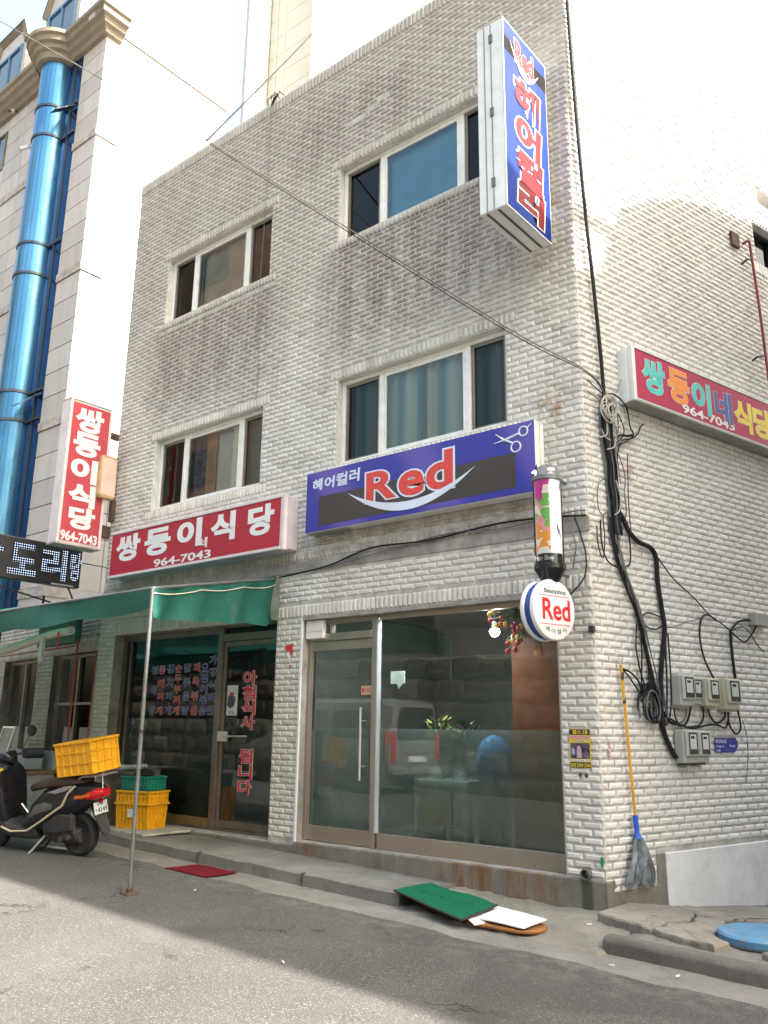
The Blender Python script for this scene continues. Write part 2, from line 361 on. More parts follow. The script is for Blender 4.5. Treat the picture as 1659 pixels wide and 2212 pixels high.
slab(jag([(.69, .27), (.93, .28), (1.02, .42), (1.5, .6), (2.3, 1.0), (2.6, 2.6), (1.0, 2.3), (.5, .8), (.38, .54)], 5, .012), -.01, .055, 'large cracked slab running along the white painted plinth')
slab(jag([(1.44, -.62), (1.75, -.76), (2.1, -.40), (1.85, -.15), (1.66, -.30)], 4, .012), -.004, .05, 'grey slab fragment over the right rim of the blue cover')
mh = thing('manhole_cover', (1.32, -.10, zap(1.32, -.1)), 'sky blue round manhole cover with worn paint among broken slabs', 'manhole cover')
BLUEP = M('worn_blue_paint', (.08, .24, .40), .5, var=.2, scale=5, dirt=.75, dcol=(.27, .23, .19), bump=.3)
MB().lathe([(.30, -.02), (.335, 0), (.34, .06), (.325, .075), (.1, .078), (0, .078)], (1.32, -.10, zap(1.32, -.1) + .0), seg=40).obj('cover', BLUEP, mh, smooth=True)
MB().lathe([(.30, -.03), (.36, -.03), (.37, .015), (.33, .018)], (1.32, -.10, zap(1.32, -.1)), seg=40).obj('rim', M('cast_iron', (.05, .05, .052), .6, var=.2), mh, smooth=True)
# ---------------------------------------------------------------- the brick building
BB = thing('brick_building', (0, 0, 0), 'three storey white glazed brick corner building with white framed windows', 'building')
W4 = dict(UR=(-3.40, -.88, 7.80, 8.93), LR=(-3.34, -.87, 4.65, 5.79), UL=(-7.19, -4.74, 7.79, 8.92), LL=(-7.15, -4.73, 4.65, 5.78))
SHOP = (-3.79, -.375, .235, 2.79); REST = (-7.78, -4.262, .20, 2.80)
BANDZ = (3.36, 3.50); TOP = 10.75
bricks = []
def sub(iv, holes):
    for h0, h1 in holes:
        o = []
        for a, c in iv:
            if h1 <= a or h0 >= c: o.append((a, c)); continue
            if h0 - a > .025: o.append((a, h0 - .005))
            if c - h1 > .025: o.append((h1 + .005, c))
        iv = o
    return iv
def field(fr, u0, u1, v0, v1, holes, phase=0, anchor=None):
    k = 0; anchor = u0 if anchor is None else anchor
    while True:
        b0 = v0 + k * .067 + .004; b1 = b0 + .059
        if b1 > v1 + .012: break
        off = .1 * ((k + phase) % 2); a = anchor - off
        while a > u0: a -= .2
        hs = [(h[0], h[1]) for h in holes if h[2] < b1 - .012 and h[3] > b0 + .012]
        while a < u1:
            for p, q in sub([(max(a + .004, u0), min(a + .196, u1))], hs):
                if q - p > .03: bricks.append((fr, p, q, b0, b1, min(.024, (q - p) * .25), .0165, .0125 + random.uniform(-.003, .002)))
            a += .2
        k += 1
def soldier(fr, u0, u1, v0, v1, out=0.0):
    n = max(1, round((u1 - u0) / .067)); w = (u1 - u0) / n
    for i in range(n): bricks.append((fr, u0 + i * w + .005, u0 + (i + 1) * w - .005, v0 + .004, v1 - .004, .014, .02, .018 + out + random.uniform(-.002, .002)))
def grid_wall(mb, fr, u0, u1, v0, v1, holes, c=0.0):
    us = sorted({u0, u1, *[min(max(h[i], u0), u1) for h in holes for i in (0, 1)]}); vz = sorted({v0, v1, *[min(max(h[i], v0), v1) for h in holes for i in (2, 3)]})
    for i in range(len(us) - 1):
        for j in range(len(vz) - 1):
            m, n = (us[i] + us[i + 1]) / 2, (vz[j] + vz[j + 1]) / 2
            if any(h[0] < m < h[1] and h[2] < n < h[3] for h in holes): continue
            mb.quad(fr.p(us[i], vz[j], c), fr.p(us[i + 1], vz[j], c), fr.p(us[i + 1], vz[j + 1], c), fr.p(us[i], vz[j + 1], c))
def reveals(mb, fr, h, d0, d1):
    a, b, c, d = h
    for p, q in (((a, c), (b, c)), ((b, c), (b, d)), ((b, d), (a, d)), ((a, d), (a, c))):
        mb.quad(fr.p(*p, d0), fr.p(*q, d0), fr.p(*q, d1), fr.p(*p, d1))
fholes = [*W4.values(), SHOP, REST]
shol = [(3.68, 4.9, 7.60, 8.20), (3.88, 4.5, 8.58, 8.82)]
mb = MB(); grid_wall(mb, FF, -8.2, 0, -.3, TOP - .02, fholes); 
mb.quad(V(-8.2, 0, -.3), V(-8.2, 9, -.3), V(-8.2, 9, TOP - .02), V(-8.2, 0, TOP - .02))
fwall = mb.obj('front_wall', MORTAR, BB)
mb = MB(); grid_wall(mb, FS, 0, 9.3, -1.2, TOP - .02, shol); e = FS.p(9.3, 0)
mb.quad(V(e.x, e.y, -1.2), V(-8.2, 9, -1.2), V(-8.2, 9, TOP - .02), V(e.x, e.y, TOP - .02))
swall = mb.obj('side_wall', MORTAR, BB)
mb = MB(); mb.prism([(-8.2, .01), (-.005, .01), (e.x - .01, e.y - .01), (-8.19, 8.99)], XYZ, 10.1, 10.2)
mb.obj('roof', CEMENT, BB)
TILEM = M('plain_tile', (.60, .585, .55), .5, var=.12, scale=6, dirt=.45, dcol=(.25, .2, .165))
for h, f_ in [(h, FF) for h in W4.values()] + [(h, FS) for h in shol]:
    mb = MB(); reveals(mb, f_, h, 0, -.2); mb.obj('window_reveal', TILEM, BB)
mb = MB(); reveals(mb, FF, SHOP, 0, -.16); mb.obj('shop_reveal', CEMENT, BB)
mb = MB(); reveals(mb, FF, REST, 0, -.24); mb.obj('shop_reveal', CEMENT, BB)
# parapet coping
mb = MB(); mb.box(-8.2, .0, -.012, .2, TOP - .02, TOP + .012); mb.box(0, 9.3, TOP - .02, TOP + .012, -.2, .012, FS)
mb.obj('coping', M('coping_tile', (.62, .61, .59), .6, var=.1, dirt=.3), BB)
# ---- bricks
sold = []
for k, h in W4.items():
    sold.append((h[0] - .13, h[1] + .13, h[3], h[3] + .136)); sold.append((h[0] - .13, h[1] + .13, h[2] - .136, h[2]))
    soldier(FF, h[0] - .13, h[1] + .13, h[3] + .002, h[3] + .134, .0); soldier(FF, h[0] - .13, h[1] + .13, h[2] - .134, h[2] - .002, .002)
sold.append((-8.2, .02, TOP - .2, TOP + .1)); soldier(FF, -8.2, 0.0, TOP - .2, TOP - .01, .004)
sold += [(-8.2, .02, BANDZ[0], BANDZ[1]), (-8.2, .02, BANDZ[1], BANDZ[1] + .12)]; soldier(FF, -8.2, 0, BANDZ[1] + .003, BANDZ[1] + .118)
sold.append((-4.262, .02, 2.79, 2.955)); soldier(FF, -4.262, 0.012, 2.795, 2.952, .004)
sold.append((-7.78, -4.262, 2.80, 3.0)); soldier(FF, -7.78, -4.262, 2.805, 2.998)
miss = [(-2.75, -2.55, 9.70, 9.757), (-2.95, -2.72, 9.63, 9.69), (-3.25, -2.95, 9.565, 9.62)]     # tiles fallen off below the parapet
field(FF, -8.2, .012, .24, TOP - .2, fholes + sold + miss, 0, anchor=0.0)
ss = []
for h in shol[:1]: ss += [(h[0] - .1, h[1] + .1, h[3], h[3] + .19), (h[0] - .1, h[1] + .1, h[2] - .19, h[2])]; soldier(FS, h[0] - .1, h[1] + .1, h[3] + .003, h[3] + .187); soldier(FS, h[0] - .1, h[1] + .1, h[2] - .187, h[2] - .003)
soldier(FS, 0, 9.3, TOP - .2, TOP - .01, .004)
low = [(.73, 10, 0, .405), (.42, .73, 0, .15)]
field(FS, 0.0, 9.3, .107, TOP - .2, shol + ss + low, 1, anchor=0.1)
# the 300 bricks that show largest stand alone, the rest are one mass
ci = CAM_ROT.transposed()
def view(p):
    q = ci @ (p - CAM_POS)
    if q.z > -.1: return None
    x = .5 + 1820 / 1659 * q.x / -q.z; y = .5 + 1820 / 2212 * q.y / -q.z
    return (p - CAM_POS).length if 0 < x < 1 and 0 < y < 1 else None
cand = []
for i, b in enumerate(bricks):
    if b[1] - 0 > 8 or (b[2] - b[1]) < .08: continue
    c = b[0].p((b[1] + b[2]) / 2, (b[3] + b[4]) / 2, .01)
    if c.z > 3.4 or (b[0] is FF and not (-.40 < c.x)) and not (b[0] is FS): continue
    d = view(c)
    if d: cand.append((d, i))
solo = {i for d, i in sorted(cand)[:300]}
bm = {}; mass = MB()
for i, (fr, a0, a1, b0, b1, ix, iy, dp) in enumerate(bricks):
    if i in solo:
        L, H = round(a1 - a0, 3), round(b1 - b0, 3); key = (fr is FF, L, H)
        if key not in bm:
            f0 = Fr((0, 0, 0), fr.u, fr.v, fr.n); t = MB(); t.frus(-L / 2, L / 2, -H / 2, H / 2, -.004, .0125, ix, iy, f0); t.f += [(0, 2, 3, 1)]; t.mi.append(0)
            me = bpy.data.meshes.new('brick'); me.from_pydata(t.v, [], t.f); me.materials.append(BRICK); bm[key] = me
        o = bpy.data.objects.new('brick', bm[key]); COL.objects.link(o); o.location = fr.p((a0 + a1) / 2, (b0 + b1) / 2, random.uniform(-.0015, .0015)); attach(o, fwall if fr is FF else swall)
    else: mass.frus(a0 + random.uniform(-.0012, .0012), a1 + random.uniform(-.0012, .0012), b0 + random.uniform(-.0012, .0012), b1 + random.uniform(-.0012, .0012), -.002, dp, ix * random.uniform(.85, 1.1), iy * random.uniform(.9, 1.08), fr)
bo = mass.obj('brick_mass', BRICK, BB); bo['kind'] = 'stuff'
# plinths, cement band
zp = lambda x: -.02
mb = MB(); mb.box(-3.82, .035, -.035, .20, -.35, .225); mb.box(-8.2, -3.825, -.03, .20, -.3, .185)
mb.obj('plinth', PLINTH, BB, bevel=.01)
mb = MB(); mb.box(.03, .75, -.4, .135, -.05, .02, FS); mb.box(.72, .86, -1.0, .40, -.05, .012, FS); mb.obj('side_plinth', PLINTH, BB, bevel=.006)
mb = MB(); mb.box(.845, 9.3, -1.2, .40, -.05, .022, FS); mb.obj('white_plinth', WPAINT, BB, bevel=.006)
mb = MB(); mb.box(-8.2, .012, BANDZ[0] + .003, BANDZ[1] - .003, -.02, .012, FF); mb.obj('cement_band', CEMENT, BB)
mb = MB(); mb.box(-3.82, -.2, -.02, .165, 2.755, 2.788); mb.obj('lintel_soffit', CEMENT, BB)
# ---- upper windows
CURT = {}
def curtain(parent, u0, u1, v0, v1, depth, mat, amp=.03, per=.16):
    mb = MB(); n = max(8, int((u1 - u0) / .02)); k = len(mb.v)
    for i in range(n + 1):
        u = u0 + (u1 - u0) * i / n; d = -depth + amp * math.sin(2 * math.pi * u / per + .7 * math.sin(9 * u))
        mb.v += [tuple(FF.p(u, v0, d)), tuple(FF.p(u, v1, d))]
    mb.f = [(2 * i, 2 * i + 2, 2 * i + 3, 2 * i + 1) for i in range(n)]; mb.mi = [0] * n
    return mb.obj('curtain', mat, parent, smooth=True)
def mk_curtain(name, cols, per):
    b = NB(name); X, Y, Z = b.sep(); r = b.n('ValToRGB'); r.color_ramp.interpolation = 'EASE'
    e = r.color_ramp.elements; e[0].color = (*cols[0], 1); e[1].position = .99; e[1].color = (*cols[0], 1)
    for i, c in enumerate(cols[1:]): q = e.new((i + 1) / len(cols)); q.color = (*c, 1)
    b.l(b.math('FRACT', b.math('DIVIDE', X, per)), r.inputs[0]); b.bsdf(r.outputs[0], .9, 0, .1); return b.m
C_TEAL = mk_curtain('striped_curtain', [(.14, .30, .31), (.62, .70, .65), (.70, .71, .63), (.18, .34, .35), (.06, .15, .17), (.72, .68, .48), (.46, .57, .54)], .62)
C_BEIGE = M('beige_curtain', (.36, .33, .27), .9, var=.2, scale=7); C_GREY = M('grey_blind', (.76, .76, .70), .9, var=.06); C_ORNG = M('orange_curtain', (.66, .38, .22), .9, var=.12); C_PURP = M('patterned_curtain', (.16, .10, .15), .9, var=.5, scale=7, dirt=.7, dcol=(.20, .42, .38)); C_DARK = M('dark_curtain', (.05, .055, .07), .9, var=.3)
def window(h, mull, lab):
    u0, u1, v0, v1 = h; d0, d1 = -.17, -.09
    mb = MB(); t = .05
    mb.box(u0 + .002, u1 - .002, v0 + .002, v0 + t, d0, d1 + .03, FF); mb.box(u0 + .002, u1 - .002, v1 - t, v1 - .002, d0, d1, FF)
    mb.box(u0 + .002, u0 + t, v0 + t, v1 - t, d0, d1, FF); mb.box(u1 - t, u1 - .002, v0 + t, v1 - t, d0, d1, FF)
    for m in mull: mb.box(m - .03, m + .03, v0 + t, v1 - t, d0, d1 - .004, FF)
    w = mb.obj('window', PVC, BB, bevel=.004); w['label'] = lab
    cuts = [u0 + t] + [x for m in mull for x in (m - .03, m + .03)] + [u1 - t]
    for i in range(3):
        a, b = cuts[2 * i], cuts[2 * i + 1]; fm = PVC if i == 1 else ALUB; s = .045 if i == 1 else .04; dd = -.012 if i == 1 else -.03
        q = MB(); z0, z1 = v0 + t, v1 - t; y0, y1 = d0 + .015, d1 + dd
        q.box(a + .001, b - .001, z0 + .001, z0 + s, y0, y1, FF); q.box(a + .001, b - .001, z1 - s, z1 - .001, y0, y1, FF); q.box(a + .001, a + s, z0 + s, z1 - s, y0, y1, FF); q.box(b - s, b - .001, z0 + s, z1 - s, y0, y1, FF)
        q.obj('sash', fm, w)
        MB().quad(FF.p(a + s, z0 + s, y1 - .02), FF.p(b - s, z0 + s, y1 - .02), FF.p(b - s, z1 - s, y1 - .02), FF.p(a + s, z1 - s, y1 - .02)).obj('pane', GLASSU if i == 1 else GLASSD, w)
    r = MB(); f = Fr(FF.p(0, 0, 0), FF.u, FF.v, FF.n); D = -1.6; A, B = u0 - .3, u1 + .3; Z0, Z1 = v0 - .5, v1 + .4
    P = lambda u, v, d: FF.p(u, v, d)
    r.quad(P(A, Z0, D), P(B, Z0, D), P(B, Z1, D), P(A, Z1, D)); r.quad(P(A, Z0, -.201), P(A, Z0, D), P(A, Z1, D), P(A, Z1, -.201)); r.quad(P(B, Z0, -.201), P(B, Z1, -.201), P(B, Z1, D), P(B, Z0, D))
    r.quad(P(A, Z0, -.201), P(B, Z0, -.201), P(B, Z0, D), P(A, Z0, D)); r.quad(P(A, Z1, -.201), P(A, Z1, D), P(B, Z1, D), P(B, Z1, -.201))
    grid_wall(r, FF, A, B, Z0, Z1, [(u0, u1, v0, v1)], -.202)
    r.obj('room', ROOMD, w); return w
w1 = window(W4['UR'], (-2.735, -1.465), 'upper right window reflecting blue sky')
w2 = window(W4['LR'], (-2.70, -1.42), 'middle floor right window with striped teal curtains'); curtain(w2, -3.2, -.95, 4.6, 5.8, .215, C_TEAL, .025)
w3 = window(W4['UL'], (-6.61, -5.345), 'upper left window')
w4 = window(W4['LL'], (-6.53, -5.25), 'middle floor left window with orange curtain and grey blind')
curtain(w4, -6.44, -6.16, 4.6, 5.8, .205, C_PURP, .02); curtain(w4, -6.16, -5.9, 4.6, 5.8, .205, C_ORNG, .02); curtain(w4, -5.95, -4.8, 4.6, 5.8, .225, C_GREY, .002, 1); curtain(w3, -6.55, -5.36, 7.7, 9, .205, M('painted_brick_reflection', (.62, .49, .42), .8, var=.12), .004, .4); curtain(w3, -6.58, -6.48, 7.7, 9, .19, M('teal_edge', (.10, .26, .24), .8)); curtain(w1, -2.72, -1.45, 7.7, 9, .205, M('painted_sky_reflection', (.12, .42, .66), .7, var=.08), .002, 1)  # added w3 brown and w1 blue sheets paint the mirrored brick and sky
# ---- alley window with black frame
h = shol[0]; mb = MB(); t = .05
for a, b, c, d in ((h[0], h[1], h[2], h[2] + t), (h[0], h[1], h[3] - t, h[3]), (h[0], h[0] + t, h[2] + t, h[3] - t), (h[1] - t, h[1], h[2] + t, h[3] - t), (4.27, 4.32, h[2] + t, h[3] - t)): mb.box(a + .001, b - .001, c + .001, d - .001, -.18, -.1, FS)
wa = mb.obj('window', M('black_frame', (.015, .016, .025), .35, var=.1), BB, bevel=.004); wa['label'] = 'black framed alley window cut by the right edge of the picture'
for a, b in ((h[0] + t, 4.27), (4.32, h[1] - t)): MB().quad(*[FS.p(u, v, -.15) for u, v in ((a, h[2] + t), (b, h[2] + t), (b, h[3] - t), (a, h[3] - t))]).obj('pane', GLASSD, wa)
r = MB(); 
for hh in shol: r.box(hh[0] - .2, hh[1] + .2, hh[2] - .2, hh[3] + .2, -1.2, -.203, FS); r.f.pop(-5); r.mi.pop(-5)
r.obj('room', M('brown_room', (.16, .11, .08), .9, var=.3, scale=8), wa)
# ---------------------------------------------------------------- lettering
TXT = {}
def glyph(s, off):
    k = (s, round(off, 4))
    if k not in TXT:
        c = bpy.data.curves.new('t', 'FONT'); c.body = s; c.size = 1; c.offset = off; c.resolution_u = 4; c.extrude = .5; c.fill_mode = 'BOTH'
        o = bpy.data.objects.new('t', c); COL.objects.link(o); bpy.context.view_layer.update()
        me = bpy.data.meshes.new_from_object(o.evaluated_get(bpy.context.evaluated_depsgraph_get()))
        v = np.array([p.co for p in me.vertices]); f = [tuple(p.vertices) for p in me.polygons]
        bpy.data.objects.remove(o); bpy.data.curves.remove(c); bpy.data.meshes.remove(me); TXT[k] = (v, f)
    return TXT[k]
def text(mb, s, fr, u0, u1, v0, v1, c0, c1, off=0.0, grow=0.0, shear=0.0, base=0.0):
    """write s into the rectangle of a frame, as a thin solid between depths c0 and c1; grow widens the strokes for an outline"""
    b, _ = glyph(s, off); lo, hi = b[:, :2].min(0), b[:, :2].max(0)
    v, f = glyph(s, off + grow); sx, sy = (u1 - u0) / (hi[0] - lo[0]), (v1 - v0) / (hi[1] - lo[1])
    P = []
    for x, y, z in v:
        yy = (y - lo[1]) * sy; P.append(fr.p(u0 + (x - lo[0]) * sx + shear * yy, v0 + yy, c0 + (z + .5) * (c1 - c0)))
    mb.add(P, f); return mb
def words(items, fr, name, mat, parent, c0, c1, off=0.0, grow=0.0, shear=0.0):
    for it in items:
        mb = MB(); text(mb, it[0], fr, it[1], it[2], it[3], it[4], c0, c1, off, grow, shear); o = mb.obj(name, mat, parent)
    return o
def vinyl(name, col, rough=.35, var=.05): return M(name, col, rough, var=var, scale=3)
T_WHITE = vinyl('white_lettering', (.72, .73, .74)); T_RED = vinyl('red_lettering', (.58, .035, .05)); T_BLUEL = vinyl('blue_lettering', (.05, .07, .28)); T_BLACK = vinyl('black_lettering', (.03, .03, .035))

# ---------------------------------------------------------------- hair salon front
def bar(mb, u0, u1, v0, v1, d0, d1): mb.box(u0, u1, v0, v1, d0, d1, FF)
mb = MB(); bar(mb, -2.668, -.376, .236, .395, -.15, -.085); bar(mb, -.432, -.376, .396, 2.754, -.15, -.085); bar(mb, -2.668, -.433, 2.70, 2.754, -.15, -.09)
bar(mb, -2.772, -2.70, .236, 2.754, -.155, -.08)
sw = mb.obj('shop_window', STEEL, BB, bevel=.003); sw['label'] = 'large salon window with stainless frame and frosted lower half'
MB().box(-2.699, -2.680, .396, 2.70, -.14, -.075, FF).obj('pale_strip', M('pale_strip', (.38, .42, .43), .35), sw)
g = lambda u0, u1, v0, v1, d: MB().quad(FF.p(u0, v0, d), FF.p(u1, v0, d), FF.p(u1, v1, d), FF.p(u0, v1, d))
g(-2.672, -.432, .395, 2.70, -.12).obj('pane', GLASS, sw); g(-2.672, -.432, .395, 1.49, -.126).obj('frosted_film', FILM, sw)
mb = MB(); bar(mb, -3.788, -3.735, .236, 2.754, -.15, -.085); bar(mb, -3.735, -2.772, 2.50, 2.585, -.15, -.07); bar(mb, -3.735, -2.772, 2.70, 2.754, -.15, -.09); bar(mb, -3.44, -3.40, 2.585, 2.70, -.15, -.09)
df = mb.obj('door_frame', STEEL, BB, bevel=.003)
g(-3.40, -2.772, 2.585, 2.70, -.12).obj('pane', GLASS, df)
mb = MB(); bar(mb, -3.733, -2.774, 2.385, 2.498, -.145, -.095); bar(mb, -3.733, -2.774, .245, .405, -.145, -.095); bar(mb, -3.733, -3.718, .405, 2.385, -.135, -.105); bar(mb, -2.786, -2.774, .405, 2.385, -.135, -.105)
sd = mb.obj('shop_door', STEEL, BB, bevel=.003); sd['label'] = 'glass salon door with stainless rails and long bar handle'
g(-3.73, -2.777, .405, 2.385, -.12).obj('pane', GLASS, sd); g(-3.72, -2.79, .405, 1.49, -.126).obj('frosted_film', FILM, sd)
mb = MB(); mb.tube([FF.p(-2.88, .93, -.03), FF.p(-2.88, 1.72, -.03)], .014, 10); 
for v in (1.08, 1.57): mb.tube([FF.p(-2.88, v, -.03), FF.p(-2.88, v, -.12)], .008, 8)
mb.obj('handle', ALU, sd, smooth=True)
MB().box(-3.745, -3.715, 1.45, 2.385, -.16, -.118, FF).obj('edge_seal', DARKM, sd)
mb = MB(); mb.box(-2.95, -2.80, 1.86, 1.96, -.117, -.115, FF); st = mb.obj('sticker', M('orange_sticker', (.62, .33, .20), .5, var=.1), sd)
MB().box(-2.94, -2.905, 1.885, 1.935, -.115, -.1143, FF).obj('sticker_mark', T_RED, sd)
words([('미세요', -2.895, -2.81, 1.885, 1.935)], FF, 'sticker_lettering', T_BLACK, sd, -.115, -.1143)
mb = MB(); mb.box(-3.775, -3.49, 2.525, 2.75, -.085, -.02, FF)
wb = tag(mb.obj('alarm_box', M('cream_plastic', (.72, .68, .64), .45, var=.04), bevel=.01, bseg=2), 'white plastic alarm box above the salon door', 'box')
MB().box(-3.76, -3.505, 2.61, 2.613, -.02, -.0188, FF).obj('groove', T_BLACK, wb)
tag(wb, None, None)
mb = MB(); bar(mb, -3.83, -3.795, .22, 2.79, .0, .022); mb.obj('jamb_trim', WPAINT, BB, bevel=.003)
# room behind the glass
mb = MB(); X0, X1, Y0, Y1, Z0, Z1 = -4.1, -.15, .21, 3.2, .2, 2.95
mb.quad(V(X0, Y1, Z0), V(X1, Y1, Z0), V(X1, Y1, Z1), V(X0, Y1, Z1)); mb.quad(V(X0, Y0, Z0), V(X0, Y1, Z0), V(X0, Y1, Z1), V(X0, Y0, Z1)); mb.quad(V(X1, Y1, Z0), V(X1, Y0, Z0), V(X1, Y0, Z1), V(X1, Y1, Z1)); mb.quad(V(X0, Y0, Z1), V(X0, Y1, Z1), V(X1, Y1, Z1), V(X1, Y0, Z1))
grid_wall(mb, Fr((0, Y0, 0), (1, 0, 0), UP, (0, -1, 0)), X0, X1, Z0, Z1, [SHOP])
mb.cur = 1; mb.quad(V(X0, Y0, Z0), V(X1, Y0, Z0), V(X1, Y1, Z0), V(X0, Y1, Z0))
mb.obj('salon_room', [M('salon_wall', (.13, .14, .125), .8, var=.12, scale=2), M('salon_floor', (.26, .25, .23), .4, var=.15)], BB)
# things standing in the salon
WOOD = M('red_brown_wood', (.26, .095, .045), .4, var=.25, scale=2.2, bump=.2)
tag(MB().box(-1.14, -.44, .42, .47, .21, 2.47).obj('wooden_panel', WOOD, bevel=.006), 'red brown wooden panel behind the right side of the salon window', 'panel')
tb = thing('white_table', (-1.89, .4, .2), 'small white table behind the frosted salon window', 'table')
TW = M('white_laminate', (.78, .82, .82), .5, var=.05)
MB().box(-2.24, -1.56, .19, .58, .92, .97).obj('table_top', TW, tb, bevel=.005)
for x in (-2.21, -1.60):
    for y in (.22, .55): MB().box(x - .022, x + .022, y - .022, y + .022, .21, .919).obj('leg', TW, tb)
def pot_plant(x, y, z, hgt, col, lab, potc, n=40):
    t = thing('potted_plant', (x, y, z), lab, 'plant'); rnd = random.Random(int(x * 999))
    MB().lathe([(.06, 0), (.075, .02), (.085, .13), (.09, .14), (.075, .14), (.07, .11)], (x, y, z), seg=16).obj('pot', potc, t, smooth=True)
    q = MB()
    for i in range(n):
        a = rnd.uniform(0, 6.28); r = rnd.uniform(.02, .2); h = z + .14 + rnd.uniform(.05, hgt); p = V(x + r * math.cos(a), y + r * math.sin(a) * .6, h); d = V(math.cos(a), math.sin(a), rnd.uniform(.2, 1)).normalized() * .07; s = d.cross(UP).normalized() * .025
        q.add([p - d, p + s, p + d, p - s], [(0, 1, 2, 3)])
    q.obj('foliage', col, t)
    return t
LEAF = M('salon_leaf', (.17, .20, .05), .6, var=.5, scale=9); LEAFD = M('salon_leaf_dark', (.06, .12, .05), .6, var=.4, scale=9)
pot_plant(-2.02, .36, .97, .50, LEAF, 'yellowish bushy plant in white pot on the salon table', TW, 130); pot_plant(-1.72, .36, .97, .46, LEAFD, 'dark green plant beside the yellowish plant on the salon table', TW, 90)
cl_ = thing('added_fill_lamp', (-2.2, .37, 2.93), 'lit strip lamp on the salon ceiling behind the glass', 'lamp'); MB().box(-2.9, -1.3, .30, .44, 2.90, 2.948).obj('housing', TW, cl_); MB().box(-2.88, -1.32, .31, .43, 2.885, 2.899).obj('diffuser', E('fill_lamp_glow', (.93, 1.0, .97), 22.0), cl_)  # strip lamp added to brighten the salon, hidden above the glass
um = thing('blue_umbrella', (-1.36, .42, .97), 'bright blue cloth bundle beside the plants in the salon window', 'umbrella')
MB().lathe([(.10, .08), (.19, .14), (.21, .28), (.19, .40), (.13, .50), (.05, .55), (.01, .56)], (-1.36, .42, .88), seg=24).obj('cloth', M('blue_cloth', (.02, .12, .28), .8, var=.3, scale=7, bump=.6, bscale=20), um, smooth=True)
MB().box(-1.48, -1.24, .3, .54, .21, 1.10).obj('stand', M('grey_stand', (.25, .27, .27), .6), um)
bk = lambda x, y, r, h, m, lab: tag(MB().lathe([(r * .8, 0), (r, h), (r * 1.05, h), (r * .95, h * .98), (r * .75, .03)], (x, y, .21), seg=20).obj('bucket', m, smooth=True), lab, 'bucket', 'buckets under the salon table')
bk(-2.06, .36, .14, .28, TW, 'left white bucket under the salon table'); bk(-1.74, .36, .15, .30, TW, 'right white bucket under the salon table')
tag(MB().lathe([(.02, 0), (.14, .05), (.17, .16), (.13, .27), (.02, .31)], (-2.06, .36, .50), seg=16).obj('yellow_bundle', M('yellow_cloth', (.55, .52, .06), .8, var=.2), smooth=True), 'yellow bundle on the left bucket under the salon table', 'bundle')
pl_ = thing('pendant_lamp', (-1.45, .60, 2.9), 'small glowing round lamp hanging inside the salon window', 'lamp')
MB().tube([(-1.45, .6, 2.94), (-1.45, .6, 2.60)], .005, 6).obj('cord', DARKM, pl_); MB().lathe([(.02, .04), (.03, .0), (.03, -.03)], (-1.45, .6, 2.60), seg=12).obj('lamp_holder', ALU, pl_)
MB().lathe([(.001, -.062), (.028, -.055), (.048, -.03), (.054, .0), (.045, .018), (.02, .03)], (-1.45, .6, 2.54), seg=20).obj('bulb', E('lit_bulb', (1, .97, .9), 45.0), pl_, smooth=True)
fl = thing('flower_garland', (-1.0, .28, 2.5), 'artificial red and yellow flowers hanging inside the salon window', 'flowers'); rnd = random.Random(5)
qs = {k: MB() for k in 'gry'}
for i in range(70):
    a = rnd.uniform(math.pi * .70, math.pi * 1.62); r = rnd.uniform(.10, .50); p = V(-.80 + r * math.cos(a), .22 + rnd.uniform(-.04, .05), 2.52 + r * math.sin(a) * .72 + .06)
    qs['g'].tube(smoothpath([(-.78, .22, 2.55), ((p.x - .78) / 2, p.y, (p.z + 2.66) / 2), p], 3), .004, 4)
    if i % 2 == 0: qs['r' if i % 3 else 'y'].lathe([(.001, -.036), (.022, -.02), (.029, 0), (.02, .022), (.001, .03)], p, seg=8)
    s = V(rnd.uniform(-1, 1), rnd.uniform(-.4, .4), rnd.uniform(-1, 1)).normalized() * .05; c = s.cross(V(0, 1, 0)) * .35; m = p * .6 + V(-.78, .22, 2.55) * .4
    qs['g'].add([m - s, m + c, m + s, m - c], [(0, 1, 2, 3)])
qs['g'].obj('stems', LEAFD, fl); qs['r'].obj('red_buds', M('red_bud', (.50, .02, .05), .4), fl, smooth=True); qs['y'].obj('yellow_buds', M('yellow_bud', (.65, .45, .03), .4), fl, smooth=True)
tag(MB().box(-2.62, -2.42, .24, .25, 1.98, 2.12).prism([(-2.5, 1.92), (-2.42, 2.0), (-2.47, 2.1), (-2.56, 2.06)], Fr((0, .24, 0), (1, 0, 0), UP, (0, -1, 0)), 0, .006).obj('paper_note', M('pale_paper', (.55, .62, .58), .8)), 'crumpled pale green paper stuck inside the salon window', 'paper')
